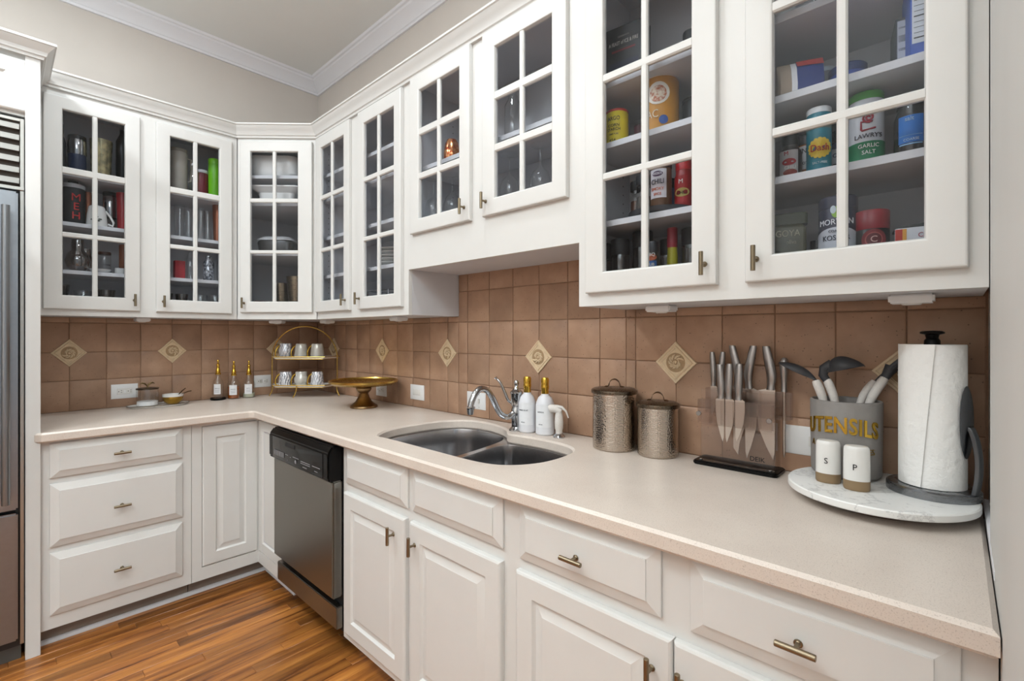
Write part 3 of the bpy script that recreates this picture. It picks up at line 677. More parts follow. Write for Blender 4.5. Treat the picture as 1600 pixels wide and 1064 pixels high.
t = T('sugar_bowl', 'small gold-footed white bowl holding dark spoons on the tray', 'bowl', (.118, -.925, K+.0063))
t.part('bowl', MB().lathe([(.0001, .003), (.026, .0), (.03, .004), (.046, .02), (.0515, .044), (.052, .056), (.05, .056), (.047, .044), (.042, .022), (.0001, .010)], 32), CERAM)
t.part('gold_band', MB().lathe([(.026, .0002), (.0305, .004), (.0467, .02), (.0522, .042), (.0518, .043)], 32), cm('a9853a', .3, 1))
for i, (a, b) in enumerate(((.045, .03), (.075, .018))):
    sp = MB().tube([(-.01, .01+i*.01, .03), (0, .03+i*.012, .052), (.0, a, .07-b*i*.3), (.0, a+.018, .085-b*i)], [.004, .003, .0035, .003], 8)
    sp_ = solo('teaspoon', sp, cm('5a4432', .4, 1), ('upper' if i == 0 else 'lower')+' of two dark bronze spoons resting in the gold-footed bowl', 'spoon', (.118, -.925, K+.0063), 0, 'spoons in the sugar bowl')
for i, (x, y, r, lq, lb) in enumerate(((.07, -.678, .031, None, 'clear pump bottle standing on a black coaster'), (.075, -.590, .036, '8f4a12', 'pump bottle of amber syrup, middle of three'), (.082, -.503, .036, 'b8b9a4', 'pump bottle nearest the wire mug stand'))):
    z0 = K+(.0115 if i == 0 else 0)
    t = T('syrup_bottle', 'glass '+lb+' with gold pump top', 'bottle', (x, y, z0), R(65), 'gold-topped syrup bottles')
    b = t.part('glass_body', MB().lathe([(.0001, .001), (r-.002, .001), (r, .004), (r, .085), (r*.8, .108), (r*.42, .128), (.012, .15)], 28), CLEAR)
    if lq: t.part('syrup', MB().lathe([(.0001, .005), (r-.0035, .005), (r-.0035, .078 if i == 1 else .03), (.0001, .078 if i == 1 else .03)], 24), cm(lq, .12))
    t.part('pump', MB().lathe([(.0001, .146), (.016, .146), (.0165, .152), (.013, .156), (.0125, .175), (.009, .182), (.008, .2), (.010, .204), (.009, .21), (.005, .214), (.005, .226), (.0075, .23), (.006, .236), (.0001, .237)], 18), GOLD)
    lm = MB(); band(lm, r, -.62, .62, .026, .088); lo = t.part('label', lm, PAPER)
    lt = MB(); cyl_text(lt, ('VANILLA', 'CARAMEL', 'SIMPLE')[i], r+.0008, 0, .062, .0065)
    for q in (0, 1): lt.box(-.012, .012, -r-.0016, -r-.0009, .05-q*.01, .0512-q*.01)
    t.part('print', lt, cm('55555c', .7), lo)
t = T('coaster', 'round black coaster under the first syrup bottle', 'coaster', (.07, -.678, K))
t.part('disc', MB().lathe([(.0001, 0), (.04, 0), (.042, .003), (.042, .014), (.039, .014), (.037, .011), (.0001, .011)], 32), BLACK)
# two-tier stand across the corner
t = T('mug_stand', 'gold wire two-tier stand with arched top standing across the corner', 'stand', (.282, -.227, K), R(45))
a = [(-.212, 0, .088), (-.212, 0, .25)]; arch = a+[(-.212*cos(R(q)), 0, .25+.209*sin(R(q))) for q in range(6, 180, 6)]+[(.212, 0, .25), (.212, 0, .088)]
t.part('arch_frame', MB().tube(arch, .0042, 8), BRASS)
for s in (-1, 1): t.part('leg', MB().tube([(s*.212, 0, .09), (s*.208, 0, .06), (s*.214, -.003, .03), (s*.228, -.008, .003)], .0042, 8), BRASS)
t.part('leg', MB().tube([(-.015, -.095, .078), (-.018, -.094, .05), (-.024, -.1, .025), (-.034, -.108, .003)], .0042, 8), BRASS)
for z in (.078, .26):
    tr = lambda k, dz: [(x*k if k != 1 else x, y*k if k != 1 else y, z+dz) for x, y in ((-.222, .02), (-.165, -.1), (.165, -.1), (.222, .02), (.165, .075), (-.165, .075))]
    sh = t.part('shelf', MB().loft([tr(.9, -.012), tr(1, .001), tr(.975, .003), tr(.9, -.008)]), CERAM, bevel=.0008, seg=1)
    m = MB().tube([(x, y, z+.002) for x, y in ((-.222, .02), (-.165, -.1), (.165, -.1), (.222, .02))], .003, 8).tube([(x, y, z-.012) for x, y in ((-.2, .018), (-.149, -.09), (.149, -.09), (.2, .018))], .0025, 8)
    t.part('gold_rim', m, BRASS, sh)
inv45 = Matrix.Translation((.282, -.227, 0)) @ Matrix.Rotation(R(45), 4, 'Z')
sty = [[(.043, 0), (.043, .006), (.034, .012), (.042, .03), (.043, .055), (.035, .068), (.036, .09), (.034, .095), (.0001, .095)],
       [(.044, 0), (.0445, .006), (.041, .03), (.038, .06), (.035, .085), (.03, .094), (.0001, .095)],
       [(.044, 0), (.044, .01), (.04, .05), (.036, .085), (.032, .094), (.0001, .095)]]
desc = [['bulbous silver', 'speckled silver', 'streaked silver'], ['gold-veined white', 'silver scale-patterned', 'grey swirl-patterned']]
for k, z in ((0, .2525), (1, .0705)):
    for j, x in enumerate((-.105, -.005, .098)):
        p = inv45 @ Vector((x, -.045, 0))
        t = T('mug', 'upside-down '+desc[k][j]+' mug on the '+('upper' if k == 0 else 'lower')+' tier of the gold stand', 'mug', (p.x, p.y, K+z), R(45), 'mugs on the gold stand')
        mt = MUGM[(j+(2 if k == 0 and j != 1 else 0)) % 3] if k == 0 else MUGM[j]
        t.part('body', MB().lathe(sty[(j+2*k) % 3 if k else j], 26), mt)
        t.part('handle', MB().tube([(-.03, -.014, .082), (-.042, -.026, .07), (-.05, -.036, .045), (-.05, -.038, .02), (-.044, -.03, .008), (-.036, -.02, .01)], .0042, 8), GOLD)
# cake stand
t = T('cake_stand', 'brass pedestal cake stand with wide shallow dish', 'cake stand', (1.0, -.215, K))
t.part('pedestal', MB().lathe([(.0001, 0), (.074, 0), (.076, .004), (.074, .012), (.064, .018), (.045, .034), (.03, .06), (.024, .078), (.034, .088), (.043, .1), (.043, .108), (.034, .116), (.0001, .118)], 40), BRASSD)
t.part('dish', MB().lathe([(.0001, .114), (.03, .114), (.1, .12), (.165, .128), (.187, .142), (.188, .152), (.184, .153), (.18, .145), (.155, .136), (.06, .127), (.0001, .125)], 56), BRASS)
# ---------------------------------------------------------------- faucet, sprayer, soap bottles
t = T('faucet', 'chrome gooseneck kitchen faucet with curved lever behind the sink', 'faucet', (2.05, -.112, K))
t.part('body', MB().lathe([(.0001, 0), (.031, 0), (.032, .006), (.026, .012), (.021, .018), (.021, .06), (.0235, .064), (.0235, .09), (.02, .096), (.02, .104), (.024, .108), (.024, .15), (.027, .156), (.027, .164), (.018, .172), (.01, .18), (.0075, .188), (.0115, .197), (.0115, .205), (.007, .212), (.0001, .214)], 28), CHROME)
px = [(-.0, -.02, .075), (-.008, -.045, .062), (-.018, -.075, .075), (-.022, -.1, .11), (-.026, -.125, .155), (-.03, -.15, .182), (-.034, -.18, .187), (-.036, -.205, .17), (-.038, -.222, .14), (-.038, -.228, .118)]
t.part('spout', MB().tube(smooth_loop(px, 4, False), .0125, 14), CHROME)
t.part('spout_tip', MB().tube([(-.038, -.2275, .122), (-.038, -.228, .116), (-.038, -.2285, .114), (-.038, -.229, .094), (-.038, -.229, .09)], [.0175, .0175, .0155, .0125, .010], 16), CHROME)
lv = smooth_loop([(-.015, -.012, .115), (-.028, -.022, .128), (-.042, -.03, .165), (-.055, -.04, .2), (-.075, -.05, .222)], 4, False)
t.part('lever', MB().tube(lv, [.0045+.002*sin(pi*i/(len(lv)-1)) for i in range(len(lv)-1)]+[.008], 10), CHROME)
for i, (x, y, r, w1, w2) in enumerate(((2.1, -.1, .036, 'HAND SOAP', 'KITCHEN'), (2.185, -.089, .038, 'LOTION', 'KITCHEN'))):
    t = T('soap_bottle', 'white pump bottle with gold collar, '+('beside the faucet' if i == 0 else 'behind the side sprayer'), 'bottle', (x, y, K), R(28), 'white soap bottles')
    t.part('bottle', MB().lathe([(.0001, .002), (r-.005, 0), (r, .006), (r, .118), (r-.003, .132), (r*.72, .15), (.016, .16), (.0145, .166), (.0001, .166)], 32), MAT)
    t.part('gold_cap', MB().lathe([(.0145, .164), (.0155, .166), (.0148, .184), (.0165, .188), (.0165, .196), (.0155, .2), (.0162, .205), (.0165, .222), (.013, .23), (.0001, .232)], 22), GOLD)
    lm = MB(); band(lm, r, -1.1, .9, .034, .125, 20); lo = t.part('label', lm, PAPER)
    lt = MB(); cyl_text(lt, w1, r+.0008, -.3, .094, .0075); cyl_text(lt, w2, r+.0008, -.3, .045, .004); t.part('print', lt, cm('5a5a5e', .7), lo)
t = T('side_sprayer', 'cream side sprayer with lever standing right of the soap bottles', 'sprayer', (2.262, -.098, K))
t.part('base', MB().lathe([(.0001, 0), (.024, 0), (.025, .004), (.018, .012), (.013, .016), (.0001, .016)], 22), CHROME)
t.part('grip', MB().lathe([(.0001, .014), (.013, .014), (.0135, .03), (.016, .034), (.0175, .06), (.0155, .085), (.0115, .105), (.0001, .107)], 20), HANDLE)
t.part('spray_head', MB().tube([(.006, .004, .1), (-.012, -.004, .112), (-.03, -.012, .112), (-.036, -.014, .110)], [.014, .0165, .017, .0145], 14), HANDLE)
t.part('trigger', MB().tube([(-.004, -.006, .122), (.014, .0, .12), (.03, .006, .105), (.04, .008, .08)], [.007, .006, .004, .0025], 10), HANDLE)
# ---------------------------------------------------------------- canisters
def canister(x, y, r, h, lab):
    t = T('canister', lab, 'canister', (x, y, K), R(20), 'hammered metal canisters')
    n = 48; mb = MB(); z = [.0, .004]+[.016+(h-.022)*i/6 for i in range(7)]+[h]
    rr = [r-.004, r-.0005]+[r]*7+[r]
    mb.loft([[(q*cos(2*pi*j/n), q*sin(2*pi*j/n), zz) for j in range(n)] for q, zz in zip(rr, z)])
    o = t.part('body', mb, HAMMER); me = o.data; uv = me.uv_layers.new(name='UVMap')
    for p in me.polygons:
        us = [(math.atan2(me.vertices[v].co.y, me.vertices[v].co.x)/(2*pi)) % 1 for v in p.vertices]; wrap = max(us)-min(us) > .5
        for li, u in zip(p.loop_indices, us): uv.data[li].uv = (u+1 if wrap and u < .5 else u, me.vertices[me.loops[li].vertex_index].co.z/h)
    L = t.part('lid', MB().lathe([(.0001, h+.016), (r*.5, h+.015), (r*.93, h+.011), (r+.004, h+.006), (r+.005, h+.001), (r+.004, h-.006), (r-.002, h-.004), (.0001, h)], 48), brushed('lid_metal', '6f6457', .28, (6, 6, 6)))
    pts = [(-.036, 0, h+.0135), (-.024, 0, h+.015)]+[(-.021*cos(R(q)), 0, h+.0165+.024*sin(R(q))) for q in range(0, 181, 20)]+[(.024, 0, h+.015), (.036, 0, h+.0135)]
    m = MB().loft([[(x0, y0-.007, z0), (x0, y0+.007, z0), (x0*.9, y0+.007, z0+.0042), (x0*.9, y0-.007, z0+.0042)] for x0, y0, z0 in pts])
    t.part('strap_handle', m, cm('4a3524', .4, 1), L, bevel=.0005, seg=1)
canister(2.51, -.101, .0765, .203, 'taller hammered metal lidded canister nearer the sink')
canister(2.667, -.088, .0665, .168, 'shorter hammered metal lidded canister next to the knife block')
# ---------------------------------------------------------------- knife block and knives
t = T('knife_block', 'clear acrylic knife block on black base beside the canisters', 'knife holder', (2.912, -.066, K))
t.part('base', MB().prism(rrect(-.118, .122, -.052, .048, .016), 0, .012), BLACK, bevel=.003)
t.part('base_tray', MB().prism(rrect(-.108, .112, -.046, -.02, .008), .0123, .0135), cm('4a4745', .25, 1), bevel=.0005, seg=1)
t.part('stand_panel', MB().prism(rrect(-.105, .108, -.012, -.007, .002, 2), .012, .232), ACRY, bevel=.0008, seg=1)
t.part('side_wing', MB().box(.104, .108, -.007, .04, .012, .19), ACRY, smooth=0)
for yy, z0, z1, a, b, br in ((.028, .155, .236, -.1, .14, .02), (-.036, .128, .205, -.1, .108, .022)):
    m = MB().box(a, b, yy-.0125, yy-.0095, z0, z1).box(a, b, yy+.0095, yy+.0125, z0, z1)
    for i in range(7): x = a+(b-a)*i/6; m.box(x-.002, x+.002, yy-.0095, yy+.0095, z0+.004, z1-.002)
    t.part('slot_rack', m, ACRY, smooth=0)
m = MB()
for x in (-.096, .102): m.tube([(x, -.05, .16), (x, -.056, .16)], .0075, 12)
for x in (-.096, .1): m.tube([(x, -.034, .0135), (x, -.034, .017)], .0055, 12)
t.part('screws', m, CHROME, bevel=.001, seg=1)
m = MB(); flat_text(m, 'DEIK', .06, -.0125, .036, .0195); t.part('lettering', m, INK, smooth=0)
BLADE = pm('knife_blade', 'cdc4bb', .3, 1, .01, 30); KH = brushed('knife_handle_steel', 'a9a5a3', .3, (2, 2, 14))
def knife(label, x, y, ztop, zb, ztip, bw, dx, curve, tipdx=0, hw=.011):
    # handle from ztop to zb, blade from zb to ztip, edge towards -x when bw<0
    t = T('knife', label, 'knife', (x, y, zb), 0, 'steel knives in the acrylic block')
    H = ztop-zb; c = [(dx, H), (dx*.75, H*.86), (dx*.2, H*.6), (-dx*.25, H*.35), (-dx*.15, H*.16), (0, .004)]; wd = [.75, .95, 1.05, 1.05, .82, .9]
    rings = []
    for (cx, z), k in zip(smooth_loop(c, 3, False), [wd[min(i//3, 5)]*(1-(i % 3)/3)+wd[min(i//3+1, 5)]*(i % 3)/3 for i in range(16)]):
        ww = hw*k; rings.append([(cx+ww*cos(2*pi*j/12)*.98, .0085*k*sin(2*pi*j/12), z) for j in range(12)])
    t.part('handle', MB().loft(rings), KH)
    s = 1 if bw > 0 else -1; b = abs(bw); L = zb-ztip
    m = MB(); m.xf = Matrix.Scale(s, 4, Vector((1, 0, 0)))
    out = [(-hw*.9, .008), (hw*.6, .008), (b-hw, .0), (b-hw, -L*.25), (b-hw-.004, -L*.55), (b*.5-hw, -L*.82), (-hw*.5+tipdx*s, -L), (-hw*.8, -L*.9), (-hw*.9, -L*.5)]
    m.vprism(out, -.0012, .0012); t.part('blade', m, BLADE, smooth=0)
Z = K+.236; ty = -.066+.028; fy = -.066-.036
knife('slim paring knife, leftmost of the back row', 2.832, ty, 1.263, Z, Z-.09, .021, -.004, 1, hw=.0095)
knife('utility knife second from left in the back row', 2.857, ty, 1.264, Z, Z-.13, -.022, .004, 1, hw=.0095)
knife('long santoku knife with tilted handle, third in the back row', 2.903, ty, 1.285, Z, .946, .04, -.014, 1, .01, hw=.0125)
knife('carving knife with handle leaning right, fourth in the back row', 2.938, ty, 1.285, Z, .94, .036, .012, 1, hw=.0125)
knife('broad chef knife, widest blade in the block', 2.997, ty, 1.284, Z, .948, -.05, -.012, 1, hw=.0135)
knife('first steak knife of the front row', 2.877, fy, 1.228, K+.206, .994, -.026, -.004, 1)
knife('second steak knife of the front row', 2.9, fy, 1.231, K+.206, .993, .027, .002, 1)
knife('third steak knife of the front row', 2.928, fy, 1.232, K+.206, 1.0, .028, .002, 1)
t = T('sharpening_steel', 'round sharpening steel hanging at the right end of the knife block', 'sharpening steel', (3.033, ty, Z))
t.part('handle', MB().lathe([(.0001, .102), (.006, .101), (.0105, .094), (.0125, .08), (.011, .06), (.0085, .04), (.008, .01), (.009, .002), (.0001, .002)], 18), KH)
t.part('rod', MB().tube([(0, 0, .003), (0, 0, -.17), (0, 0, -.19)], [.004, .004, .0012], 10), BLADE)
# ---------------------------------------------------------------- turntable group at the right
t = T('lazy_susan', 'round white marble turntable at the right end of the worktop', 'turntable', (3.2575, -.1665, K))
t.part('marble_disc', MB().lathe([(.0001, .0205), (.176, .0205), (.181, .023), (.1815, .0255), (.1815, .036), (.179, .039), (.0001, .039)], 72), MARBLE)
t.part('wooden_base', MB().lathe([(.0001, 0), (.115, 0), (.12, .003), (.12, .014), (.113, .0205), (.0001, .0205)], 48), WALNUT)
KL = K+.0392
t = T('utensil_crock', 'grey ceramic crock with gold UTENSILS lettering on the marble turntable', 'crock', (3.187, -.0885, KL), R(2))
r = .0785
t.part('body', MB().lathe([(.0001, .002), (r-.011, 0), (r-.003, .008), (r-.002, .02), (r-.001, .1), (r, .19), (r-.001, .1945), (r-.004, .196), (r-.007, .1935), (r-.008, .18), (r-.009, .02), (.0001, .012)], 48), GREYC)
m = MB(); cyl_text(m, 'UTENSILS', r-.0006, -.06, .136, .056, .7, .0016, 1.6, 1.06, 0, 0, .022); t.part('lettering', m, GOLD, smooth=0)
m = MB(); cyl_text(m, 'A', r-.0012, -.95, .084, .022, .8, .001); cyl_text(m, 'ES', r-.0012, .85, .074, .02, .8, .001); t.part('small_lettering', m, cm('9a7f4a', .4, 1), smooth=0)
def utensil(label, p, head, cat='spoon'):
    t = T('cooking_utensil', label, cat, p[0], 0, 'utensils in the grey crock'); b = Vector(p[0]); q = [tuple(Vector(v)-b) for v in p]
    t.part('handle', MB().tube(smooth_loop(q, 4, False), [.0085]*(4*(len(q)-1)-3)+[.0105, .011, .011, .009], 14), HANDLE)
    head(t, Vector(q[-1]))
def bowl_head(t, o, d, up, L, W_, depth):
    d = Vector(d).normalized(); u = Vector(up); u = (u-d*u.dot(d)).normalized(); s = d.cross(u); rings = []
    for i in range(13):
        v = i/12; x = L*v; ww = W_*(max(.0, sin(pi*min(1, max(0, (v-.12)/.88))))**.62) if v > .16 else 0; ww = max(ww, .0085*(1-v) if v < .5 else .001); dp = depth*sin(pi*min(1, v))**.8
        sec = []
        for j in range(9):
            a = pi*j/8; sec.append(o+d*x+s*(ww*cos(a))+u*(dp*(1-.0)*sin(a)+.003-depth*.35*v))
        for j in range(8, -1, -1):
            a = pi*j/8; sec.append(o+d*x+s*(ww*.9*cos(a))+u*((dp-.0035)*sin(a)*.97-depth*.35*v))
        rings.append([tuple(q) for q in sec])
    t.part('head', MB().loft(rings), RUBBER, smooth=60)
utensil('serving spoon with dark grey head, leftmost in the grey crock', [(3.165, -.105, KL+.03), (3.142, -.103, 1.134), (3.122, -.095, 1.194)], lambda t, o: bowl_head(t, o, (-.085, .0, .048), (.3, 0, .9), .1, .026, .016))
utensil('ladle with deep grey bowl, middle of the grey crock', [(3.185, -.095, KL+.03), (3.166, -.092, 1.133), (3.145, -.082, 1.197)], lambda t, o: (bowl_head(t, o+Vector((-.004, 0, .018)), (.085, 0, .036), (-.35, 0, .9), .088, .034, .034), t.part('neck', MB().tube([o+Vector((.001, 0, -.004)), o+Vector((-.009, 0, .012)), o+Vector((-.006, 0, .03)), o+Vector((.012, 0, .045))], [.0095, .011, .013, .012], 12), RUBBER)), 'ladle')
def fork_head(t, o):
    m = MB(); d = Vector((.03, .012, .06)).normalized(); s = Vector((0, 1, 0))
    m.tube([o-d*.004, o+d*.012, o+d*.03], [.0095, .012, .016], 12)
    for k in (-1, 0, 1): m.tube([o+d*.024+s*k*.01, o+d*.055+s*k*.017+Vector((.01, 0, 0)), o+d*.085+s*k*.018+Vector((.022, 0, -.006)), o+d*.1+s*k*.016+Vector((.034, 0, -.018))], [.0075, .0065, .0055, .004], 8)
    t.part('head', m, RUBBER)
utensil('slotted pasta server leaning right in the grey crock', [(3.2, -.085, KL+.03), (3.232, -.07, 1.134), (3.266, -.052, 1.21)], fork_head)
utensil('plain cream-handled utensil crossing behind the pasta server', [(3.19, -.06, KL+.03), (3.212, -.045, 1.134), (3.243, -.03, 1.195)], lambda t, o: bowl_head(t, o, (.05, .01, .045), (-.4, 0, .9), .08, .022, .006), 'turner')
for i, (x, y, c, lb) in enumerate(((3.167, -.2, 'S', 'salt shaker marked S'), (3.2275, -.2245, 'P', 'pepper shaker marked P'))):
    t = T('shaker', 'cream and tan oval '+lb+' in front of the crock', 'shaker', (x, y, KL), R(8), 'salt and pepper shakers')
    q = lambda k, z: [(k*.0262*cos(2*pi*j/32), k*.0205*sin(2*pi*j/32), z) for j in range(32)]
    t.part('base_band', MB().loft([q(.93, 0), q(.99, .003), q(1.0, .006), q(1.0, .0235)]), cm('8a7355', .55))
    t.part('body', MB().loft([q(1.0, .0235), q(1.005, .024), q(.995, .06), q(.975, .094), q(.93, .1), q(.82, .103), q(.3, .1045)]), CERAM)
    m = MB(); flat_text(m, c, -.004, 0, .055, .02, .95)
    m.v = [(x0, -.0205*sqrt(max(0, 1-(x0/.0262)**2))-.0006+y0, z0) for x0, y0, z0 in m.v]; t.part('letter', m, INK, smooth=0)
t = T('paper_towel_holder', 'steel paper towel holder with black knob on the marble turntable', 'holder', (3.3575, -.13, KL))
t.part('base', MB().lathe([(.0001, 0), (.0835, 0), (.084, .003), (.084, .016), (.08, .0195), (.0001, .0205)], 56), brushed('holder_steel', '86888b', .28, (2, 2, 20)), )
t.part('post', MB().lathe([(.0001, .02), (.008, .02), (.008, .352), (.0001, .352)], 16), STEEL)
t.part('knob', MB().lathe([(.0001, .342), (.015, .342), (.0145, .352), (.011, .357), (.013, .365), (.022, .368), (.0225, .371), (.018, .374), (.0001, .375)], 28), BLACK)
rot = Matrix.Rotation(R(-24), 4, 'Z'); DKST = brushed('dark_arm_steel', '6a6c70', .3, (4, 4, 10))
ap = smooth_loop([(.079, -.004, .0185), (.084, -.004, .05), (.085, -.003, .09), (.08, -.002, .13), (.0725, -.001, .155), (.0675, 0, .164)], 4, False)
m = MB(); m.xf = rot; m.loft([[(p[0]+dx, p[1]+dy, p[2]) for dx, dy in ((-.004, -.009), (.004, -.009), (.006, 0), (.004, .009), (-.004, .009), (-.005, 0))] for p in ap])
t.part('tension_arm', m, DKST, bevel=.001, seg=1)
m = MB().lathe([(.0001, 0), (.012, 0), (.013, .0025), (.0115, .0055), (.006, .008), (.0001, .0088)], 28)
m.v = [tuple(rot @ Vector((.0605+z, y*1.9, .172+x*6.2))) for x, y, z in m.v]; t.part('tension_pad', m, DKST)
t = T('paper_towel_roll', 'white quilted paper towel roll on the steel holder', 'paper towel', (3.3575, -.13, KL+.0208))
r = .0595; n = 56; rings = []
t.part('roll', MB().lathe([(.021, 0), (r, 0), (r, .004), (r, .32), (r-.001, .322), (.021, .322), (.021, 0)], n), TOWEL)
rings = []
for z in (.0006, .05, .1, .15, .2, .25, .3, .3225):
    a1 = -1.86+.4*(z/.3225); a0 = -3.3; k = 14
    o = [((r+.0014+.0022*(j/k)**6)*cos(a0+(a1-a0)*j/k), (r+.0014+.0022*(j/k)**6)*sin(a0+(a1-a0)*j/k)) for j in range(k+1)]
    rings.append([(x, y, z) for x, y in o]+[(x*.985, y*.985, z) for x, y in o[::-1]])
t.part('loose_sheet', MB().loft(rings), TOWEL)
# ---------------------------------------------------------------- things behind the glass doors
def jar(name, label, cat, x, y, z, r, h, body, lid=None, lidh=.02, neck=None, rz=0, grp=None, lab=None, words=(), n=26, lidr=1.0, fill=None, spots=()):
    """round container: body height h includes lid; lab=(colour, z0, z1, a0, a1); words=(text, a, z, size, colour, sx)"""
    t = T(name, label, cat, (x, y, z), rz, grp)
    hb = h-(lidh if lid else 0); rn = r*(neck or .96)
    pr = [(.0001, .001), (r*.94, 0), (r, .004), (r, hb*(.78 if neck else .97)), (rn, hb*(.93 if neck else 1.0)), (rn, hb), (.0001, hb)]
    t.part('body', MB().lathe(pr, n), body)
    if fill: t.part('contents', MB().lathe([(.0001, .004), (r*.9, .004), (r*.9, hb*.62), (.0001, hb*.64)], n), fill)
    if lid: t.part('lid', MB().lathe([(.0001, hb-.0005), (rn*1.04*lidr, hb-.0005), (rn*1.05*lidr, hb+.003), (rn*1.05*lidr, h-.003), (rn*.98*lidr, h), (.0001, h)], n), lid)
    lo = None
    if lab:
        m = MB(); band(m, r, lab[3], lab[4], lab[1], lab[2], 18); lo = t.part('label', m, cm(lab[0], .55))
    for c, zc, a, rad, sq in spots:
        m = MB(); disc_on(m, r+.0009+.0005*spots.index((c, zc, a, rad, sq)), a, zc, rad, 18, .0006, sq); t.part('emblem', m, cm(c, .5) if isinstance(c, str) else c, lo, smooth=0)
    bycol = {}
    for w_, a, zc, sz, c, sx in words: bycol.setdefault(c, []).append((w_, a, zc, sz, sx))
    for c, L in bycol.items():
        m = MB()
        for w_, a, zc, sz, sx in L: cyl_text(m, w_, r+(.0028 if len(spots) > 1 else .0017), a, zc, sz, sx)
        t.part('print', m, cm(c, .6), lo, smooth=0)
    return t
def carton(name, label, cat, x, y, z, w_, d, h, mat, rz=0, words=(), panels=(), grp=None):
    t = T(name, label, cat, (x, y, z), rz, grp); t.part('box', MB().box(-w_/2, w_/2, -d/2, d/2, 0, h), mat, bevel=.0015, seg=1)
    for a, b, c, e, col in panels: t.part('printed_panel', MB().box(a, b, -d/2-.0006, -d/2-.0001, c, e), cm(col, .6), smooth=0)
    by = {}
    for s, cx, cz, sz, col, sx in words: by.setdefault(col, []).append((s, cx, cz, sz, sx))
    for col, L in by.items():
        m = MB()
        for s, cx, cz, sz, sx in L: flat_text(m, s, cx, -d/2-.0008, cz, sz, sx)
        t.part('print', m, cm(col, .6), smooth=0)
    return t
def drink(label, x, y, z, r0, r1, h, mat=None, cat='glass', rz=0, grp=None):
    t = T('drinking_glass', label, cat, (x, y, z), rz, grp)
    t.part('glass_body', MB().lathe([(.0001, .004), (r0, .003), (r0, 0), (r1, h)], 22), mat or CLEAR, smooth=50); return t
def winglass(label, x, y, z, h, r, grp):
    t = T('wine_glass', label, 'wine glass', (x, y, z), 0, grp)
    pr = [(r*.8, 0), (r*.97, .03), (r, .055), (r*.75, .085), (r*.2, .105), (.004, .115), (.0035, h-.02), (.006, h-.008), (r*.9, h-.003), (r*.92, h)]
    t.part('glass_body', MB().lathe(pr+[], 26), CLEAR, smooth=50)
def gbowl(label, x, y, z, r, h, mat, grp=None):
    t = T('bowl', label, 'bowl', (x, y, z), 0, grp)
    t.part('glass_body', MB().lathe([(.0001, 0), (r*.5, 0), (r*.8, h*.35), (r, h), (r-.003, h), (r*.76, h*.38), (.0001, .004)], 28), mat, smooth=50)
A1, A2, A3, A0 = 2.1065, 1.8645, 1.6325, 1.4295
QA = R(90)
# --- mug cabinet, first door
jar('water_bottle', 'tall dark bottle behind the left edge of the first door, top shelf', 'bottle', .2, -1.412, A1, .025, .25, BLACKM, BLACKM, .045, .6, QA)
t = jar('tumbler', 'navy and steel tumbler with dark lid on the top shelf of the mug cabinet', 'tumbler', .2, -1.345-.002, A1, .036, .205, cm('1f2a44', .35), cm('1a1a1c', .4), .018, None, QA)
t.part('steel_band', MB().lathe([(.0363, .11), (.0375, .114), (.0375, .178), (.0363, .184)], 26), CHROME)
t = T('tumbler', 'crackled gold-leaf tumbler on the top shelf of the mug cabinet', 'tumbler', (.2, -1.254, A1)); t.part('body', MB().lathe([(.0001, 0), (.036, 0), (.039, .01), (.047, .21), (.045, .21), (.037, .02), (.0001, .012)], 28), MERC)
t = jar('water_bottle', 'slim black water bottle with steel cap on the top shelf', 'bottle', .2, -1.165, A1, .03, .318, BLACK, CHROME, .028, .45, QA)
t.part('steel_foot', MB().lathe([(.0001, -.0), (.0312, .0005), (.0316, .004), (.0316, .03), (.0312, .032)], 26), CHROME)
t = jar('tumbler', 'large black tumbler printed with red letters on the middle shelf', 'tumbler', .205, -1.362, A2, .046, .2, BLACKM, cm('c4c6cc', .3), .02, None, QA, words=(('M', .15, .13, .052, 'c22a28', 1), ('E', .15, .085, .05, 'c22a28', 1), ('H', .15, .04, .05, 'c22a28', 1)))
t.part('lid_knob', MB().lathe([(.0001, .2), (.022, .2), (.02, .216), (.0001, .218)], 16), BLACKM)
t = T('tumbler', 'copper woven tumbler standing behind the white mug', 'tumbler', (.13, -1.30, A2)); t.part('body', MB().lathe([(.0001, 0), (.017, 0), (.0215, .19), (.02, .19), (.0001, .01)], 22), COPMESH)
t = T('mug', 'upside-down white mug with leaf print beside the lettered tumbler', 'mug', (.235, -1.275, A2), QA)
t.part('body', MB().lathe([(.043, 0), (.043, .01), (.039, .06), (.033, .098), (.028, .104), (.0001, .105)], 28), CERAM)
t.part('handle', MB().tube([(.034, -.004, .085), (.052, -.006, .06), (.066, -.008, .03), (.062, -.008, .012), (.044, -.004, .02)], .0052, 10), CERAM)
m = MB()
for a, z, s in ((-.5, .03, .009), (-.3, .038, .007), (.0, .026, .009), (.2, .034, .008), (-.1, .045, .006)): disc_on(m, .0405, a, z, s, 10, .0018, .5)
t.part('leaf_print', m, cm('4c5148', .6), smooth=0)
t = jar('tumbler', 'clear and steel shaker tumbler behind the mug handle', 'tumbler', .15, -1.212, A2, .031, .205, SMOKE, BLACKM, .016, None, QA)
t.part('steel_sleeve', MB().lathe([(.0312, .07), (.032, .072), (.032, .178), (.0312, .18)], 24), CHROME)
t = T('tumbler', 'red tumbler at the right edge of the first door, middle shelf', 'tumbler', (.2, -1.166, A2)); t.part('body', MB().lathe([(.0001, 0), (.022, 0), (.028, .2), (.0001, .2)], 24), cm('a31d26', .35))
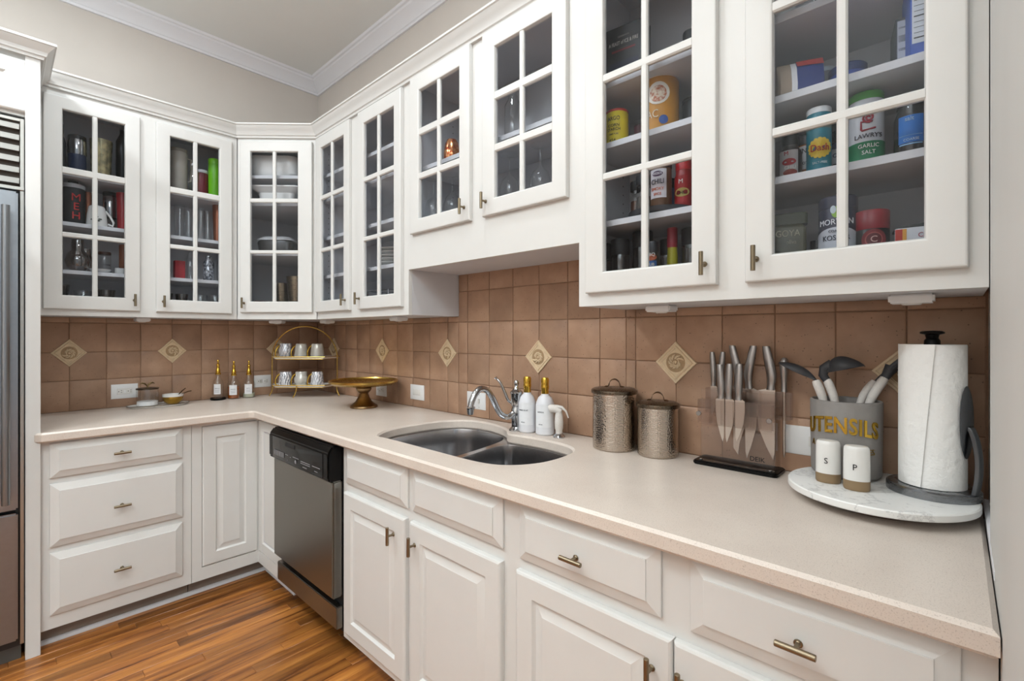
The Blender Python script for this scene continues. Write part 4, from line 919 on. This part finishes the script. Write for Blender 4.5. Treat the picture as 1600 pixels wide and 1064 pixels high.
t = T('vase', 'round rose-bronze glass vase with straight neck on the lower shelf', 'vase', (.2, -1.345, A3)); t.part('glass_body', MB().lathe([(.0001, 0), (.028, 0), (.042, .02), (.05, .055), (.042, .088), (.026, .108), (.024, .16), (.026, .162), (.023, .162), (.022, .108), (.0001, .1)], 30), AMBERG)
t = T('vase', 'second rose-bronze glass vase half hidden behind the first', 'vase', (.12, -1.31, A3)); t.part('glass_body', MB().lathe([(.0001, 0), (.028, 0), (.04, .02), (.047, .05), (.04, .08), (.026, .1), (.024, .13), (.0001, .13)], 30), AMBERG)
jar('canister_jar', 'small clear jar with wooden lid on the lower shelf of the mug cabinet', 'jar', .15, -1.234, A3, .027, .12, CLEAR, WALNUT, .014, None, QA, words=(('COFFEE', .25, .05, .01, '3a3030', 1),))
gbowl('low white dish under the wooden-lidded jar', .235, -1.262, A3, .045, .018, CERAM)
t = T('mug', 'white mug with dark print peeking at the lower shelf right edge', 'mug', (.2, -1.178, A3)); t.part('body', MB().lathe([(.0001, 0), (.02, 0), (.022, .004), (.022, .035), (.0001, .035)], 22), CERAM)
jar('water_bottle', 'rust-brown bottle at the right edge of the lower shelf', 'bottle', .13, -1.15, A3, .022, .17, cm('8a4a28', .5), None)
gbowl('dark glass bowl on the cabinet floor, far left behind the first door', .2, -1.42, A0, .046, .135, SMOKE, 'glass bowls on the mug cabinet floor')
gbowl('clear glass bowl on the cabinet floor near the first door centre', .2, -1.325, A0, .038, .11, CLEAR, 'glass bowls on the mug cabinet floor')
gbowl('smoky glass bowl on the cabinet floor right of the first door bar', .2, -1.235, A0, .04, .12, SMOKE, 'glass bowls on the mug cabinet floor')
# --- mug cabinet, second door
t = jar('tumbler', 'large beige handled tumbler on the top shelf behind the second door', 'tumbler', .2, -.915, A1, .043, .262, cm('a8a196', .45), cm('8d867c', .45), .02, None, QA)
t.part('handle', MB().tube([(.04, 0, .22), (.062, 0, .215), (.066, 0, .15), (.06, 0, .09), (.04, 0, .085)], .006, 10), cm('a8a196', .45))
t = jar('swing_bottle', 'clear glass bottle with white collar beside the beige tumbler', 'bottle', .25, -.85, A1, .024, .185, CLEAR, cm('e8e8e8', .4), .012, .5, QA)
jar('tumbler', 'dark red cup with white lid beside the lime tumbler', 'tumbler', .18, -.795, A1, .034, .175, cm('7e2030', .4), cm('d9d9de', .4), .018)
t = jar('tumbler', 'lime green tumbler on the top shelf behind the second door', 'tumbler', .215, -.738, A1, .032, .245, cm('6fc016', .3), cm('7fd020', .3), .03)
for i, (y, r, h) in enumerate(((-.91, .027, .19), (-.862, .024, .175), (-.806, .024, .19), (-.765, .024, .188))):
    drink('tall clear ribbed drinking glass on the middle shelf, '+('first', 'second', 'third', 'fourth')[i]+' from the left', .2-.02*(i % 2), y, A2, r*.82, r, h, None, 'glass', 0, 'tall glasses on the middle shelf')
t = T('tumbler', 'copper woven tumbler at the right end of the middle shelf', 'tumbler', (.2, -.716, A2)); t.part('body', MB().lathe([(.0001, 0), (.02, 0), (.029, .225), (.027, .225), (.0001, .01)], 24), COPMESH)
carton('box', 'small red carton on the lower shelf behind the second door', 'box', .19, -.91, A3, .05, .045, .105, cm('a81f2a', .5), QA)
jar('bottle', 'slim clear glass bottle in front of the red carton', 'bottle', .22, -.862, A3, .02, .155, CLEAR, None, .01, .5)
drink('clear glass beside the cut-crystal bottle on the lower shelf', .17, -.72, A3, .024, .028, .13)
t = jar('bottle', 'cut-crystal bottle on the lower shelf behind the second door', 'bottle', .2, -.765, A3, .028, .15, band_mat('cut_crystal', 'c9ccd2', '5a5c63', 75, 'noise', .4, .1), CHROME, .012, .55)
for i, (y, r, l) in enumerate(((-.98, .04, 'leftmost'), (-.9, .034, 'second'), (-.81, .04, 'third'), (-.735, .042, 'rightmost'))):
    gbowl(l+' of the glass bowls on the floor behind the second door', .2, y, A0, r*.95, .12, SMOKE if i < 2 else CLEAR, 'glass bowls behind the second door')
# --- corner cabinet
def dg(u, v): return (.313+(u+v)/sqrt(2), -.648+(u-v)/sqrt(2))   # u along the door, v towards the room
def rcontain(name, label, cat, u, v, z, sec, mat, extra=None):
    x, y = dg(u, v); t = T(name, label, cat, (x, y, z), R(45)); t.part('body', MB().loft(sec), mat, bevel=.002); return t
def rr(a, b, r, z): return [(x, y, z) for x, y in rrect(-a, a, -b, b, r)]
x, y = dg(.17, -.19); t = T('serving_bowl', 'large white serving bowl on the top shelf of the corner cabinet', 'bowl', (x, y, 2.2705), R(45))
t.part('body', MB().loft([rr(.12, .1, .05, 0), rr(.15, .12, .06, .03), rr(.155, .125, .06, .11), rr(.15, .12, .06, .135), rr(.14, .11, .05, .14)]), CERAM)
x, y = dg(.19, -.17); t = T('serving_dish', 'white square-rimmed serving dish on the second shelf of the corner cabinet', 'dish', (x, y, 2.1065), R(45))
t.part('body', MB().loft([rr(.1, .09, .03, 0), rr(.11, .095, .03, .075), rr(.155, .125, .03, .105), rr(.155, .125, .03, .112), rr(.1, .09, .03, .085)]), CERAM)
x, y = dg(.175, -.17); t = T('casserole', 'dark roasting pan with a white cover on the third shelf of the corner cabinet', 'casserole', (x, y, 1.8085), R(45))
t.part('pan', MB().loft([rr(.1, .08, .04, 0), rr(.11, .085, .04, .075), rr(.1, .08, .04, .09)]), cm('231f1d', .35))
t.part('cover', MB().loft([rr(.112, .088, .045, .088), rr(.112, .088, .045, .094), rr(.085, .068, .035, .112), rr(.06, .05, .03, .115)]), cm('c3c3c4', .3))
x, y = dg(.4, -.14)
for i, (du, r, h, lb) in enumerate(((0, .062, .245, 'large hammered bronze pitcher cup at the right of the corner cabinet floor'), (-.05, .045, .21, 'smaller bronze cup left of the hammered pitcher on the corner cabinet floor'))):
    x, y = dg(.3+du*2.2, -.13-.05*i); t = T('metal_cup', lb, 'cup', (x, y, 1.43), R(45))
    t.part('body', MB().lathe([(.0001, 0), (r*.6, 0), (r*.62, .01), (r*.98, h-.01), (r, h), (r*.94, h), (r*.58, .015), (.0001, .012)], 30), brushed('woven_bronze_%d' % i, '8a7a64', .3, (1, 1, 6), 60, .4))
x, y = dg(.06, -.2); t = jar('pot', 'dim small pot on the corner cabinet floor, left of the bronze cups', 'pot', x, y, 1.43, .05, .1, cm('6a625a', .5), cm('7a4a42', .5), .02)
# --- two-door cabinet of plates
for i in range(6):
    t = solo('plate', MB().lathe([(.0001, .0), (.05, 0), (.082, .007), (.083, .009), (.055, .003), (.0001, .003)], 36), CERAM, 'white plate, '+('lowest', 'second lowest', 'third from the bottom', 'fourth from the bottom', 'fifth from the bottom', 'topmost')[i]+' of the stack in the two-door cabinet', 'plate', (1.245, -.18, 1.6685+i*.018), 0, 'stacked white plates')
t = T('wire_rack', 'small chrome wire rack on the floor of the two-door cabinet', 'rack', (1.2, -.19, 1.43)); m = MB()
for z in (.09, .12): m.tube([(-.1, -.06, z), (.1, -.06, z), (.1, .06, z), (-.1, .06, z), (-.1, -.06, z)], .0028, 6)
for x in (-.1, .1):
    for y in (-.06, .06): m.tube([(x, y, .0), (x, y, .122)], .0028, 6)
t.part('wires', m, CHROME)
drink('short clear glass at the left corner of the two-door cabinet floor', 1.0, -.24, 1.43, .026, .03, .12, None, 'glass', 0, 'short glasses in the two-door cabinet')
drink('short clear glass second from left on the two-door cabinet floor', 1.07, -.26, 1.43, .024, .028, .12, None, 'glass', 0, 'short glasses in the two-door cabinet')
# --- above the sink
t = T('candle_holder', 'glowing copper mosaic votive holder on the shelf above the sink', 'candle holder', (1.735, -.2, 2.0835)); r = .036
t.part('body', MB().lathe([(.0001, 0), (r*.7, 0), (r, .02), (r*1.02, .06), (r*.85, .1), (r*.6, .118), (.0001, .12)], 24), band_mat('copper_mosaic', 'c0532a', 'f3b27a', 70, 'noise', .7, .2))
jar('carafe', 'tall clear glass carafe on the shelf above the sink', 'carafe', 2.11, -.2, 2.0835, .034, .19, CLEAR, None, .01, .55)
for i, (x, y, lb) in enumerate(((1.64, -.23, 'leftmost behind the left door'), (1.75, -.21, 'second, below the copper votive'), (2.1, -.21, 'third, lower left pane of the right door'), (2.25, -.2, 'fourth, centre of the right door'), (2.3, -.12, 'fifth, at the back right'))):
    winglass('upside-down wine glass above the sink, '+lb, x, y, 1.8505, .19 if i != 4 else .205, .04, 'wine glasses above the sink')
# --- narrow pantry cabinet
V1, V2, V3, V0 = 2.1195, 1.9285, 1.6805, 1.4295
carton('box', 'black boxed cookbook set with small red stripe on the top shelf of the narrow pantry', 'box', 2.615, -.2, V1, .135, .06, .2, cm('1b1a1c', .5), R(6), words=(('A FEAST of ICE & FIRE', 0, .145, .017, 'b8b2aa', .62), ('COMPANION', 0, .165, .008, '8a8580', .8), ('. . . . . . . . .', 0, .13, .01, 'b8b2aa', .8)), panels=((-.04, .04, .118, .124, '6a1f24'), (-.064, -.02, .004, .028, '6a2440'), (-.018, .012, .004, .028, '8a2a20'), (.014, .034, .004, .028, 'b86a2a'), (.036, .064, .004, .028, '6a1f24'), (-.05, .05, .04, .085, '202236')))
jar('spice_jar', 'small dark-lidded jar at the right of the narrow pantry top shelf', 'jar', 2.826, -.2, V1, .024, .098, cm('3a2b22', .4), BLACKM, .03)
jar('food_can', 'yellow corn starch can with red lid on the second shelf', 'can', 2.586, -.215, V2, .037, .122, cm('dcc81f', .45), cm('b5281c', .4), .008, None, 0, None, None, (('ARGO', .25, .088, .018, '1c1a14', .8), ('CORN', .25, .066, .013, '1c1a14', 1), ('STARCH', .25, .053, .013, '1c1a14', .9), ('100% PURE', .25, .038, .007, '1c1a14', .9), ('454', .15, .018, .014, '1c1a14', 1)))
jar('food_can', 'small dark red tin behind the yellow can', 'can', 2.64, -.16, V2, .02, .08, cm('4a1220', .5), cm('3a1018', .5), .006)
jar('food_tub', 'large orange snack tub with white lid and a dish pictured on it', 'tub', 2.728, -.2, V2, .056, .182, cm('c98a1c', .45), cm('d8cfc4', .4), .012, None, 0, None, None, (('MAC', -.12, .055, .034, 'f4e6c8', .8), ('N', -.75, .1, .05, '2a1a10', .8)), 32, 1.0, None, ((cm('e6dfd2', .4), .118, .35, .034, 1.0), (FOODP, .116, .35, .025, 1.0), ('1e4f9e', .036, .62, .0135, 1.0)))
jar('food_can', 'dark can half hidden right of the orange tub', 'can', 2.815, -.15, V2, .035, .11, cm('24262a', .5), BLACKM, .01)
t = T('spice_turntable', 'dark plastic spice turntable on the third shelf of the narrow pantry', 'turntable', (2.728, -.185, V3)); t.part('tray', MB().lathe([(.0001, .004), (.05, 0), (.1, .004), (.104, .02), (.1, .02), (.097, .01), (.0001, .01)], 40), cm('3b3d42', .3))
V3b = V3+.0105
jar('spice_jar', 'jar of red-brown flakes at the left of the spice turntable', 'jar', 2.652, -.205, V3b, .02, .118, CLEAR, BLACKM, .03, None, 0, 'spice jars on the turntable', fill=cm('5a3422', .8))
jar('spice_jar', 'clear jar with black lid second on the spice turntable', 'jar', 2.692, -.235, V3b, .024, .122, CLEAR, BLACKM, .034, None, 0, 'spice jars on the turntable', fill=cm('55504a', .8))
jar('spice_jar', 'white-labelled seasoning jar with purple oval on the spice turntable', 'jar', 2.748, -.235, V3b, .031, .155, cm('6a4a34', .3), BLACKM, .028, None, 0, 'spice jars on the turntable', ('d9d6dc', .036, .122, -.75, .95), (('WEBER', .1, .108, .011, 'ece8f0', .8), ('CHILI', .1, .084, .021, '23283a', .8), ('SMOKY', .1, .062, .013, 'd0683a', .9), ('SPICE', .1, .047, .011, 'd0683a', .9)), spots=(('4a2a52', .108, .1, .016, .5),))
jar('spice_jar', 'red seasoning jar with red lid at the right of the spice turntable', 'jar', 2.803, -.2, V3b, .0265, .165, cm('9c1a20', .35), cm('c0141e', .35), .045, .85, 0, 'spice jars on the turntable', ('a81a20', .02, .1, -.8, .8), (('M', .1, .082, .018, 'f0e8e0', 1), ('CHILI', .2, .048, .014, '2a2a1e', .8)), spots=(('c9b464', .05, .2, .022, .6),))
jar('spice_jar', 'blue-labelled jar at the back of the spice turntable', 'jar', 2.735, -.15, V3b, .02, .12, cm('2a3c6a', .4), BLACKM, .03, None, 0, 'spice jars on the turntable')
for x, y, r, h, lb, f in ((2.545, -.23, .026, .19, 'short black-lidded jar far left on the pantry floor', '3a322c'), (2.598, -.215, .03, .2, 'black-lidded jar second on the pantry floor', '4a443e'), (2.66, -.18, .032, .222, 'taller black-lidded jar left of the door bar on the pantry floor', '4a4640'), (2.82, -.17, .034, .211, 'wide black-lidded jar at the right of the pantry floor', '5e564c'), (2.71, -.11, .022, .2, 'dark-lidded jar at the back of the pantry floor', '2a2a30')):
    jar('storage_jar', lb, 'jar', x, y, V0, r, h, SMOKE, BLACKM, .052, None, 0, 'storage jars on the pantry floor', fill=cm(f, .8))
jar('spice_jar', 'small blue-labelled spice bottle on the pantry floor', 'jar', 2.728, -.245, V0, .021, .172, cm('2b2622', .3), cm('23242a', .35), .03, .7, 0, None, ('2a5a94', .07, .112, -.9, .9), (('BBQ', .1, .13, .014, 'e8e4de', 1), ('RUB', .1, .1, .012, 'e8e4de', 1)), spots=(('b0542a', .122, .1, .018, .55),))
jar('spice_jar', 'thin yellow spice bottle with red cap on the pantry floor', 'jar', 2.768, -.2, V0, .016, .215, cm('a8a024', .4), cm('8e1c2c', .4), .06, .9)
# --- wide pantry cabinet at the right
U1, U2, U3, U0 = 2.1105, 1.9125, 1.7115, 1.4295
t = T('glass_dish', 'patterned clear glass dish on the top shelf of the right pantry', 'dish', (3.1, -.2, U1)); t.part('body', MB().lathe([(.0001, 0), (.02, 0), (.03, .012), (.034, .03), (.03, .03), (.0001, .006)], 24), band_mat('patterned_glass', '4a4f4a', 'a9b0a8', 60, 'noise', .2, .2))
carton('box', 'white and dark striped box on the top shelf of the right pantry', 'box', 3.17, -.22, U1, .05, .06, .12, cm('c9c9cc', .5), 0, panels=((-.022, -.012, .002, .11, '28282c'), (.0, .006, .002, .11, '28282c'), (.012, .02, .002, .11, '55555a')))
jar('canister_jar', 'pale round canister at the left of the top shelf, right pantry', 'jar', 3.06, -.17, U1, .03, .12, cm('cfcfcc', .4), None)
lines = tuple((-.014, .014, .03+i*.0105, .0308+i*.0105+(.0014 if i in (0, 4, 9) else 0), '2a2c34') for i in range(14))
carton('food_box', 'tall blue carton with white nutrition panel at the right of the second shelf', 'box', 3.338, -.215, U2, .044, .12, .24, cm('2d55b4', .5), R(10), words=(('28', .01, .16, .012, '2a2c34', 1),), panels=((-.019, .019, .026, .2, 'd9dee8'),))
m = MB()
for i in range(13): m.box(-.016, .016-(.008 if i % 3 == 2 else 0), -.0613, -.0607, .036+i*.0115, .0368+i*.0115+(.0016 if i in (0, 4, 9) else 0))
bpy_o = bpy.data.objects.new('print_lines', mesh('print_lines', m, cm('2a2c34', .6), smooth=0)); COL.objects.link(bpy_o); bpy_o.parent = [o for o in COL.objects if o.get('label', '').startswith('tall blue carton')][0]
carton('food_box', 'smaller dark carton left of the tall blue carton', 'box', 3.303, -.16, U2, .028, .1, .125, cm('2c3038', .5), R(10), panels=((-.011, .012, .004, .118, 'b9bcc6'), (-.009, .01, .05, .056, '2c3038'), (-.009, .01, .07, .085, '3a3e48'), (-.009, .01, .1, .104, '2c3038'), (-.009, .01, .03, .034, '2c3038')))
t = T('snack_bag', 'folded red, white and blue snack bag on the second shelf of the right pantry', 'bag', (3.105, -.21, U2), R(20))
bagp = lambda x, k: [(x, y*k, z) for y, z in ((-.04, 0), (-.045, .03), (-.03, .075), (-.008, .098), (.012, .095), (.035, .06), (.04, 0))]
t.part('bag_end', MB().loft([bagp(-.05, .8), bagp(-.044, 1), bagp(-.02, 1.02)]), cm('a3917f', .6)); t.part('bag_stripe', MB().loft([bagp(-.02, 1.02), bagp(-.008, 1.04)]), cm('e2e0e2', .5)); t.part('bag_side', MB().loft([bagp(-.008, 1.05), bagp(.02, 1.0), bagp(.05, .8)]), cm('2a3c7c', .5))
m = MB().loft([[(x, y*1.07, z*1.015+.001) for x, y, z in bagp(q, k)][2:6] for q, k in ((-.007, 1.04), (.02, 1.0), (.051, .8))], False, False); t.part('red_panel', m, cm('b02a2c', .5))
jar('food_can', 'tin with pale blue lid behind the folded snack bag', 'can', 3.14, -.12, U2, .034, .1, cm('8a8d94', .4), cm('a9b4bc', .4), .012)
jar('food_tub', 'short tub with navy lid near the door bar on the second shelf', 'tub', 3.2, -.15, U2, .04, .075, cm('2e4a9e', .4), cm('22356e', .4), .02)
t = jar('spice_jar', 'spice bottle with red and silver label at the left of the third shelf', 'jar', 3.088, -.215, U3, .026, .125, cm('2c2422', .3), BLACK, .034, .7, 0, None, ('b9b4b4', .012, .075, -.9, .9), (('M', -.1, .066, .014, 'a01c28', 1), ('CHILI', .2, .03, .012, 'f0e6e0', .9)), spots=(('a01c28', .045, .1, .016, .55), ('8a2a20', .018, .2, .016, .5)))
jar('spice_jar', 'dark red-capped jar at the back left of the third shelf', 'jar', 3.09, -.1, U3, .028, .14, cm('3a2020', .4), cm('6a1424', .4), .04)
jar('spice_jar', 'white and amber labelled bottle behind the teal shaker', 'jar', 3.117, -.18, U3, .021, .118, cm('9a5a1e', .4), cm('20222a', .4), .024, None, 0, None, ('d2d2d4', .03, .09, -.9, .9), (('LINE', -.1, .076, .018, '22242c', .8), ('HOT', -.1, .045, .01, '22242c', .9)))
t = jar('spice_jar', 'teal seasoning shaker with bright white lid and yellow sunburst label', 'jar', 3.152, -.225, U3, .0265, .162, cm('177a8c', .35), cm('f4f6f8', .3), .014, None, 0, None, None, (('Dash', .25, .06, .024, 'b3282a', .85), ('SALT-FREE', .25, .024, .0075, 'c9dbe0', .9)), spots=(('e6c53a', .06, .25, .0225, 1.0),))
m = MB()
for i in range(16):
    a = 2*pi*i/16; disc_on(m, .0282, .25+.021*cos(a)/.0265, .06+.021*sin(a), .005, 6, .0003)
t.part('sunburst_points', m, cm('e6c53a', .5), smooth=0)
t.part('clear_collar', MB().lathe([(.0268, .108), (.0272, .11), (.0272, .132), (.0268, .134)], 26), cm('5d6e6c', .3))
jar('spice_jar', 'dark bottle with white script label right of the teal shaker', 'jar', 3.185, -.17, U3, .022, .145, cm('1f2226', .25), cm('1a1c20', .3), .03, .75, 0, None, ('aeb4bc', .03, .068, -.9, .9), (('Chef', .1, .05, .014, '20304a', .9),), spots=(('2a3a54', .074, -.1, .013, .6),))
t = jar('seasoning_canister', 'white and green garlic salt canister with bright green lid', 'canister', 3.243, -.205, U3, .0345, .172, cm('d2d4da', .4), cm('3a9a22', .35), .018, None, 0, None, None, (("LAWRY'S", .25, .066, .0145, '20182a', .95), ('GARLIC', .25, .043, .0125, 'e6ece8', .95), ('SALT', .25, .028, .0125, 'e6ece8', .95)), 30)
m = MB(); band(m, .0345, -1.6, 1.9, .012, .054, 28, .0009); t.part('green_band', m, cm('0f7a4e', .45)); m = MB(); band(m, .0345, -1.6, 1.9, .0, .012, 28, .0008); t.part('base_band', m, cm('5c8a44', .45))
sp = [(.012*(.18+.82*q/22)*cos(q*.52+.2), .012*(.18+.82*q/22)*sin(q*.52+.2)) for q in range(23)]
em = [(a, z+.108) for a, z in sp]+[(-.0135, .1), (-.0135, .082), (-.012, .0795), (.013, .0835)]
m = MB(); m.tube([(.0362*sin(.25+a/.0345), -.0362*cos(.25+a/.0345), z) for a, z in em], [.0016+.0006*min(1, i/10) for i in range(len(em))], 6); t.part('emblem', m, cm('a01c34', .5))
t = jar('storage_jar', 'clear glass jar with sky-blue label on the third shelf', 'jar', 3.325, -.21, U3, .031, .145, glass('jar_glass_dark', (.45, .45, .46), 1.3, .03, .03), cm('1a1b20', .35), .03, .8, 0, None, ('2f7fd6', .03, .09, -.7, .75), (('salt', -.05, .082, .013, 'bfe0f4', .9), ('COARSE', .05, .036, .008, 'bfe0f4', .9)))
m = MB(); band(m, .0318, -.62, .67, .0455, .0465, 14); band(m, .0318, -.62, .67, .0255, .028, 14); t.part('label_lines', m, cm('8fc4f0', .5))
carton('food_box', 'red and white lettered carton at the right end of the third shelf', 'box', 3.368, -.16, U3, .034, .07, .115, cm('7e1f26', .5), R(8), words=(('ICE', 0, .062, .016, 'ece4e2', .8), ('RICE', 0, .022, .016, 'd8b0a8', .7)), panels=((-.015, .015, .05, .075, '5a161c'),))
t = T('oil_tin', 'dark green square tin with angled cap at the left of the right pantry floor', 'tin', (3.083, -.205, U0), R(14)); t.part('body', MB().loft([rr(.036, .03, .008, 0), rr(.037, .031, .008, .002), rr(.037, .031, .008, .16), rr(.03, .024, .008, .17), rr(.015, .015, .006, .176)]), cm('4c4a36', .35))
t.part('cap', MB().loft([rr(.04, .022, .008, .172), rr(.04, .022, .008, .198), rr(.036, .02, .006, .2)]), cm('2a3218', .4))
m = MB(); flat_text(m, 'GOYA', -.004, -.0314, .146, .024, .8); flat_text(m, 'oliva', .004, -.0314, .124, .016, .8); t.part('print', m, cm('b9b49c', .5), smooth=0)
jar('spice_jar', 'small black grinder between the green tin and navy canister', 'jar', 3.139, -.17, U0, .016, .13, BLACKM, None)
t = jar('seasoning_canister', 'navy and white coarse kosher salt canister on the right pantry floor', 'canister', 3.188, -.205, U0, .04, .222, cm('2c2f46', .4), cm('33364c', .4), .028, None, 0, None, None, (('MORTON', .05, .158, .019, 'e6e8ee', .9), ('COARSE', .05, .136, .009, '24283a', .9), ('KOSHER', .05, .12, .017, '24283a', .9)), 32, spots=(('86b038', .182, .05, .009, 1.5), ('c4d2d8', .188, -.08, .006, 1.6)))
m = MB(); ri = .0402; rings = []
for j in range(25):
    a = -1.5+3.1*j/24; zt = .146-.022*abs((a-.05)/1.5)**2; rings.append([(q*sin(a), -q*cos(a), z) for q, z in ((ri, .004), (ri+.001, .004), (ri+.001, zt), (ri, zt))])
m.loft(rings); t.part('label', m, cm('c9ccd4', .5))
jar('coffee_jar', 'black jar with dark red lid and round emblem on the right pantry floor', 'jar', 3.2545, -.205, U0, .033, .178, cm('23201f', .3), cm('8e1826', .35), .044, None, 0, None, None, (('C', .2, .108, .02, 'd8b0a8', 1),), 30, spots=(('7e1a22', .108, .2, .024, 1.0), ('a84a48', .108, .2, .017, 1.0), ('5e1218', .108, .2, .0145, 1.0)))
carton('food_box', 'flat white carton with red end lying on the right pantry floor', 'box', 3.342, -.215, U0, .09, .08, .122, cm('d6d6da', .5), R(4), words=(('Crispix', .012, .104, .014, 'b03a4a', .9),), panels=((-.0445, -.032, .003, .12, 'b03020'), (-.032, -.025, .003, .12, 'd89a3a')))
t = T('foil_packet', 'dark crumpled foil packet lying on the flat white carton', 'packet', (3.345, -.19, U0+.1225), R(20)); t.part('packet', MB().loft([[(x, y, z+.001) for x, y, z in ((-.055, -.03, 0), (.05, -.035, 0), (.055, .03, 0), (-.05, .035, 0))], [(x, y, z) for x, y, z in ((-.05, -.027, .008), (.046, -.03, .02), (.05, .026, .028), (-.045, .03, .012))]]), cm('4a4a48', .4), bevel=.002)
